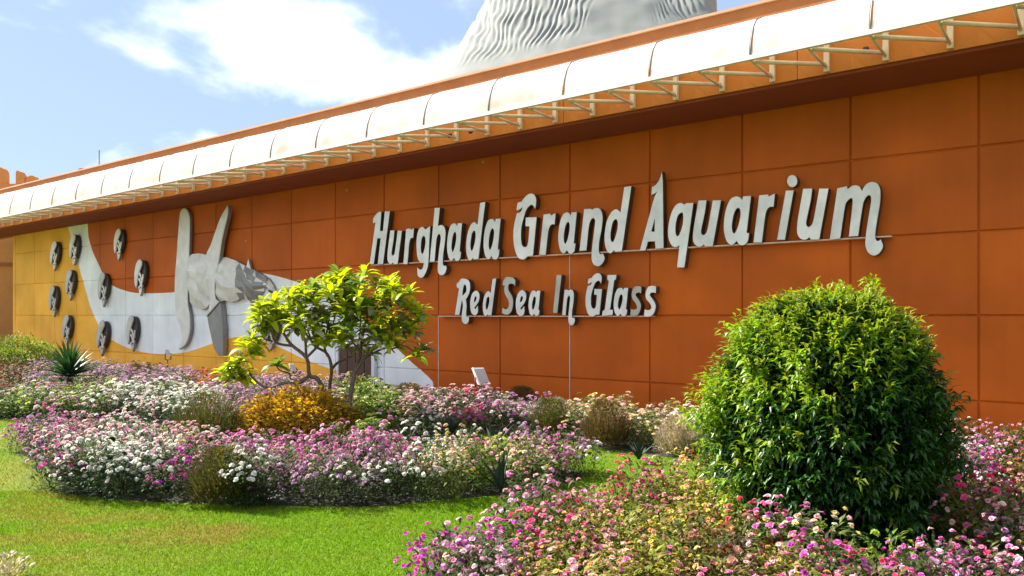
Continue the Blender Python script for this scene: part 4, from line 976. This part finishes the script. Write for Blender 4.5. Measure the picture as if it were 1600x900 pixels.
# clumps of shoots reaching out left
for (cx_, cz_, k_) in ((-.95, 1.05, 20), (-.90, 1.22, 16), (-.80, .50, 26), (-.72, .68, 22), (.86, 1.0, 12), (-.62, 1.66, 12), (.35, 1.90, 10), (.7, 1.6, 10)):
    idx = g.integers(NS, size=k_)
    SP[idx] = np.array([cx_, -.35 if cz_ < .8 else 0, cz_]) + g.normal(0, .09, (k_, 3)); SD[idx] = np.array([-.6, -.3, .6]) + g.normal(0, .3, (k_, 3)); young_lit[idx] = True
NL = 9; PP = []; DD = []; LN = []; CC = []
for k in range(NL):
    t = k / (NL - 1); ang = k * 2.4 + g.uniform(0, 6.28, NS)
    d, sd, nn = frames(SD); side = sd * np.cos(ang)[:, None] + nn * np.sin(ang)[:, None]
    ln_s = np.where(young_lit, .16, .12)
    PP.append(SP + d * ((t - .5) * ln_s)[:, None]); DD.append(side * (1.1 - .7 * t) + d * (.35 + .8 * t) + np.array([0, 0, -.12]))
    LN.append(g.uniform(.062, .105, NS) * (1.05 - .25 * t))
    old = np.array([.026, .084, .008]) * g.uniform(.5, 1.6, (NS, 1)); yg_lit = np.array([.20, .34, .012]) * g.uniform(.7, 1.3, (NS, 1))
    tip = np.array([.26, .22, .04]) * g.uniform(.8, 1.2, (NS, 1))
    c_ = np.where(young_lit[:, None], yg_lit * (1 - .5 * (t > .7)) + tip * .5 * (t > .7), old); CC.append(c_)
PP = np.concatenate(PP); DD = np.concatenate(DD); LN = np.concatenate(LN); CC = np.concatenate(CC)
V, T = leaves(PP, DD, LN, LN * .33, .7, g.uniform(-.5, .5, len(PP)))
C = np.repeat(CC, 5, axis=0)
# 300 leaves nearest to the camera side become parts of their own
view = -(PP[:, 1]) - .3 * np.abs(PP[:, 0]) + LN * 4
pick = np.argsort(-view)[:1500]; pick = pick[np.argsort(-LN[pick])][:300]
mask = np.ones(len(PP), bool); mask[pick] = False
Vm = V.reshape(-1, 5, 3); Cm = C.reshape(-1, 5, 3); T4 = np.array([[0, 3, 1], [0, 2, 3], [1, 3, 4], [3, 2, 4]])
nr_ = mask.sum(); Tm = (T4[None] + (np.arange(nr_) * 5)[:, None, None]).reshape(-1, 3)
crown = link('crown', trimesh('crown', Vm[mask].reshape(-1, 3), Tm, Cm[mask].reshape(-1, 3), M_bush), bush); crown['kind'] = 'stuff'
for i in pick:
    b_ = Vm[i][0]; o = link('leaf', trimesh('leaf', Vm[i] - b_, T4, Cm[i], M_bush), bush); o.location = b_
mb = MB(); mb.tube([(0, 0, -.05), (.02, .02, .4), (0, 0, .8)], [.07, .055, .04], 10)
for k in range(16):
    a_ = k * 2.4; h_ = .3 + .06 * k; rr_ = .75 * (1 - .3 * (k / 16))
    mb.tube([(0, 0, h_ * .6), (math.cos(a_) * rr_ * .5, math.sin(a_) * rr_ * .5, h_ + .2), (math.cos(a_) * rr_, math.sin(a_) * rr_, h_ + .55)], [.03, .02, .006], 6)
mb.obj('trunk', M_bark, bush, True)
# denser inner leaves, painted darker for the shade of the core
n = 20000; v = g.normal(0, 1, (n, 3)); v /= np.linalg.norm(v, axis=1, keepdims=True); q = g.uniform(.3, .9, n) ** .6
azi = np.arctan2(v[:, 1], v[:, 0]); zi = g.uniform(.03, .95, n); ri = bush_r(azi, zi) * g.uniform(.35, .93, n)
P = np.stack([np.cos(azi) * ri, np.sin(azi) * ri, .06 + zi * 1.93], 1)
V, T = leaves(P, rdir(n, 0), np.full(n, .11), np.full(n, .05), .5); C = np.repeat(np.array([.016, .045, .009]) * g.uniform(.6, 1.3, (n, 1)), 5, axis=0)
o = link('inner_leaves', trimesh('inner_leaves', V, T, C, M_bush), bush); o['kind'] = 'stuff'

# ------------------------------------------------------------------ small tree (frangipani habit)
TY = 12.4; kx = TY / FX
tree = empty('frangipani_tree', ((560 - 800) * kx, TY, 0)); tag(tree, 'small multi-stemmed tree with yellow green leaf rosettes in front of the door', 'tree')
def tp(zx, zy, dy=0.0):
    px, py = 350 + zx / 3.6, 400 + zy / 3.6; Y = TY + dy; return Vector(((px - 800) / FX * Y - tree.location.x, dy, EYE + (HZ - py) / FX * Y))
def branch(pts, r0, r1, name='branch'):
    P = [tp(*p) for p in pts]; Q_ = [P[0]]
    for i in range(len(P) - 1):
        p0, p1, p2, p3 = P[max(i - 1, 0)], P[i], P[i + 1], P[min(i + 2, len(P) - 1)]
        for k in range(1, 5):
            t = k / 4; Q_.append(.5 * ((2 * p1) + (p2 - p0) * t + (2 * p0 - 5 * p1 + 4 * p2 - p3) * t * t + (3 * p1 - p0 - 3 * p2 + p3) * t**3))
    n_ = len(Q_); mb = MB(); mb.tube(Q_, [r0 + (r1 - r0) * i / (n_ - 1) for i in range(n_)], 8)
    return mb.obj(name, M_bark, tree, True)
branch([(590, 1010, 0), (575, 860, 0), (560, 760, 0), (525, 690, 0), (480, 670, 0), (465, 575, 0), (380, 500, .1), (345, 450, .15), (330, 425, .2)], .045, .018, 'trunk')
branch([(480, 670, 0), (430, 712, -.15), (340, 715, -.25), (250, 742, -.3), (190, 712, -.3), (150, 668, -.3), (140, 640, -.3)], .028, .014)
branch([(480, 670, 0), (420, 700, .1), (375, 690, .2), (372, 660, .25)], .018, .010)
branch([(380, 505, .1), (300, 490, .1), (272, 440, 0), (285, 370, 0), (300, 330, 0)], .022, .012)
branch([(272, 480, .1), (235, 470, .0), (215, 450, -.1)], .016, .010)
branch([(462, 560, 0), (455, 470, .2), (420, 400, .25), (415, 290, .25)], .022, .012)
branch([(460, 575, 0), (520, 515, .1), (575, 440, .1), (592, 340, .1)], .024, .012)
branch([(520, 520, .1), (470, 450, -.2), (430, 400, -.25), (400, 330, -.3)], .018, .010)
branch([(600, 1010, .2), (592, 760, .2), (605, 640, .1), (580, 550, 0), (505, 500, -.1), (470, 410, -.1)], .036, .014, 'trunk')
branch([(605, 640, .1), (640, 600, .2), (720, 560, .3), (760, 470, .3), (770, 330, .3)], .024, .012)
branch([(580, 560, 0), (560, 480, .2), (600, 420, .2), (650, 250, .2)], .020, .010)
branch([(690, 1010, -.2), (712, 780, -.2), (735, 660, -.1), (765, 560, 0), (780, 440, 0), (820, 300, 0), (860, 200, 0)], .040, .014, 'trunk')
branch([(735, 660, -.1), (800, 560, -.1), (880, 500, -.2), (960, 450, -.2), (1010, 400, -.2)], .026, .012)
branch([(740, 650, -.1), (800, 570, .3), (900, 520, .3), (1000, 500, .35), (1070, 540, .35)], .020, .010)
branch([(770, 540, 0), (700, 440, .3), (690, 300, .3)], .018, .010)
branch([(930, 470, -.2), (935, 510, -.3), (960, 545, -.3)], .014, .010)
branch([(372, 660, .25), (310, 640, .2), (290, 600, .2)], .012, .008)
RO = [(200,300,0),(270,310,.1),(190,350,-.1),(350,225,.1),(400,400,.1),(480,270,.2),(430,330,-.2),(560,170,.2),(590,240,-.1),(640,105,.2),(700,170,.1),(790,110,.1),(740,210,-.2),(860,170,.2),(920,160,0),(960,230,.1),(880,240,-.2),
      (1040,300,.2),(1100,330,0),(1000,370,-.2),(1120,530,.35),(1080,570,.3),(910,320,0),(830,440,.2),(760,320,0),(690,250,.2),(620,310,.1),(520,330,.1),(560,380,-.2),(700,400,.1),(640,450,.25),(800,300,-.3),(880,450,0),(960,430,-.2),
      (350,370,0),(540,230,.3),(160,470,-.1),(130,520,-.2),(60,640,-.3),(110,700,-.3),(20,650,-.25),(980,520,-.2),(1050,430,.2),(820,560,.3),(690,520,.3),(460,230,-.1),(660,330,-.3),(840,360,-.3),(260,390,.2),(90,600,-.3),(30,690,-.2),(150,560,-.2),(185,500,0),(100,665,-.35),(60,700,-.3),(220,430,.1),(300,620,.2)]
def frangi_leaf(ln, w, curl, mat):
    V = []; F = []; n = 7
    for i in range(n):
        t = i / (n - 1); ww = w * .5 * (math.sin(math.pi * min(t * .86 + .06, 1)) ** .8); a = curl * t
        xx = ln * (math.sin(a) / max(curl, .01) if curl else t); zz = -ln * (1 - math.cos(a)) / max(curl, .01)
        V += [(xx, -ww, zz + ww * .28), (xx, 0, zz), (xx, ww, zz + ww * .28)]
    for i in range(n - 1):
        for j in range(2): F.append((3 * i + j, 3 * i + 3 + j, 3 * i + 4 + j, 3 * i + 1 + j))
    return V, F
FM = [leafmat('rosette_leaf_lime', .5, .45, .3, attr=False, col=(.38, .46, .015), tmul=(1.25, 1.15, .3)), leafmat('rosette_leaf_green', .4, .4, .45, attr=False, col=(.15, .24, .05), tmul=(1.3, 1.3, .4)),
      leafmat('rosette_leaf_pale', .35, .4, .45, attr=False, col=(.42, .40, .20), tmul=(1., 1., .6))]
variants = []
for mt in range(3):
    for (ln, w, cu_) in ((.27, .080, 1.1), (.24, .074, .7), (.30, .084, 1.4)):
        V, F = frangi_leaf(ln, w, cu_, None); variants.append((mt, V, F, mesh('leaf', V, F, FM[mt], True)))
nmain = len(RO)
for k in range(104):
    for _ in range(50):
        zx, zy = random.uniform(190, 1100), random.uniform(120, 520)
        if ((zx - 720) / 390) ** 2 + ((zy - 320) / 210) ** 2 < 1 or ((zx - 320) / 170) ** 2 + ((zy - 330) / 90) ** 2 < 1: break
    RO.append((zx, zy, random.uniform(-.55, .55)))
cnt = 0; rest = [MB(), MB(), MB()]; rest_m = FM
order = sorted(range(len(RO)), key=lambda i: RO[i][2])
for i in order:
    zx, zy, dy = RO[i]; base = tp(zx, zy, dy); nl = 14 if i < nmain else 11
    wild = random.choice([0, 0, 0, 0, 1, 2]) if zy > 260 else random.choice([0, 0, 0, 0, 0, 1])
    if zx < 220: wild = 0
    for k in range(nl):
        az_ = k * 2.4 + random.uniform(-.25, .25); el_ = R(80 - 78 * (k / nl) ** .8 + random.uniform(-10, 10))
        mt = wild if random.random() < .8 else random.randrange(3)
        v_ = variants[mt * 3 + random.randrange(3)]; s_ = random.uniform(.75, 1.15)
        Mx = Matrix.Translation(base) @ Matrix.Rotation(az_, 4, 'Z') @ Matrix.Rotation(-el_, 4, 'Y') @ Matrix.Rotation(random.uniform(-.5, .5), 4, 'X') @ Matrix.Scale(s_, 4)
        if cnt < 300: o = link('leaf', v_[3], tree); o.matrix_basis = Mx
        else: rest[mt].add([Mx @ Vector(p) for p in v_[1]], v_[2])
        cnt += 1
for mb_, mt in zip(rest, rest_m):
    if mb_.V: o = mb_.obj('rear_leaves', mt, tree, True); o['kind'] = 'stuff'

# ------------------------------------------------------------------ floodlights in the back bed
def floodlight(px, py, Y, sc_, label, yaw):
    k = Y / FX; X = (px - 800) * k; Z = EYE + (HZ - py) * k
    e = empty('floodlight', (X, Y, 0), (0, 0, yaw)); tag(e, label, 'floodlight', 'garden floodlights aimed at the wall')
    b = MB(); w, h, d = .115 * sc_, .21 * sc_, .11 * sc_
    tilt = R(24); 
    def tr(v): 
        x, y, z = v; return (x + z * math.sin(tilt) * -.9, y, Z + z * math.cos(tilt))
    V = [(-w, -d, -h), (w, -d, -h), (w, d, -h), (-w, d, -h), (-w * 1.05, -d, h), (w * 1.05, -d, h), (w * .75, d * 1.6, h * .9), (-w * .75, d * 1.6, h * .9)]
    b.hexa([tr(v) for v in V]); b.obj('housing', M_lampw, e, bevel=.012)
    b = MB(); b.hexa([tr(v) for v in boxv(-w * .85, w * .85, -d - .012, -d - .002, -h * .85, h * .85)]); b.obj('lens', material('lamp_lens', (.55, .55, .53), .15), e)
    b = MB(); b.tube([(w * .9 + .03, 0, Z - h * .2), (w * .9 + .03, 0, Z - h - .08), (0, 0, Z - h - .1), (0, 0, 0)], .016, 6); b.tube([(-w * .9 - .01, 0, Z), (-w * .9 - .01, 0, Z - h - .08), (0, 0, Z - h - .1)], .014, 6)
    b.obj('stand', M_dark, e, True)
floodlight(751, 588, 14.6, .86, 'white floodlight on a dark stand in front of the orange wall', R(20))
floodlight(457, 574, 17.5, .45, 'small pale floodlight behind the small tree', R(30))
floodlight(262, 551, 22.0, .5, 'tiny white floodlight under the winged fish relief', R(30))

# ------------------------------------------------------------------ grass blades of the lawn
def blades():
    xs = []; ys = []
    for (x0, x1, y0, y1, n) in ((-8.5, 2.5, 3.8, 8.2, 330000), (-14, 4.5, 8.2, 14.5, 150000)):
        x = rng.uniform(x0, x1, n); y = rng.uniform(y0, y1, n); px = 800 + FX * x / y
        k = (px > -900) & (px < 1700) & ~inpoly(x, y, POLY_MID) & ~inpoly(x, y, POLY_FRONT) & ~inpoly(x, y, POLY_BACK)
        xs.append(x[k]); ys.append(y[k])
    x = np.concatenate(xs); y = np.concatenate(ys); n = len(x)
    h = rng.uniform(.012, .034, n) * np.where(y > 8, 1.1, 1); a = rng.uniform(0, 6.28, n); w = .0032 + .0004 * y
    P = np.stack([x, y, np.zeros(n)], 1); s_ = np.stack([np.cos(a), np.sin(a), np.zeros(n)], 1) * (w / 2)[:, None]
    tip = P + np.stack([rng.normal(0, .5, n) * h, rng.normal(0, .5, n) * h, h], 1)
    V = np.stack([P - s_, P + s_, tip], 1).reshape(-1, 3); T = np.arange(3 * n).reshape(-1, 3)
    pat = .5 + .5 * np.sin(x * 1.7 + 1.1 * np.sin(y * 1.3)) * np.sin(y * 2.1 + x); nzv = np.array([mnoise.noise((a_ * 1.2, b_ * 2.6, 1)) + .5 * mnoise.noise((a_ * 4, b_ * 7, 2)) for a_, b_ in zip(x, y)])
    dry = np.clip(np.clip((-x - 1.5) / 2.6, 0, 1) * (.45 + 1.3 * nzv) + .10 + .35 * nzv, 0, 1)
    brown = np.clip(1.5 - np.hypot((x + 2.75) / .62, (y - 6.55) / .30) * 1.1 + 1.2 * nzv, 0, 1) * .8
    green = np.array([.145, .275, .003]); yel = np.array([.23, .22, .03])
    C = green * (1 - dry[:, None]) + yel * dry[:, None]; C = C * (1 - brown[:, None]) + np.array([.29, .18, .055]) * brown[:, None]; C *= rng.uniform(.6, 1.4, (n, 1))
    C = np.repeat(C, 3, axis=0)
    tag(link('grass', trimesh('grass', V, T, C, leafmat('grass_blade', .35, .6, .15, tmul=(1.2, 1.15, .5)))), 'short mown grass blades of the lawn', 'grass', kind='stuff')
    print('blades', n)
blades()
print('total objects', len(bpy.data.objects))
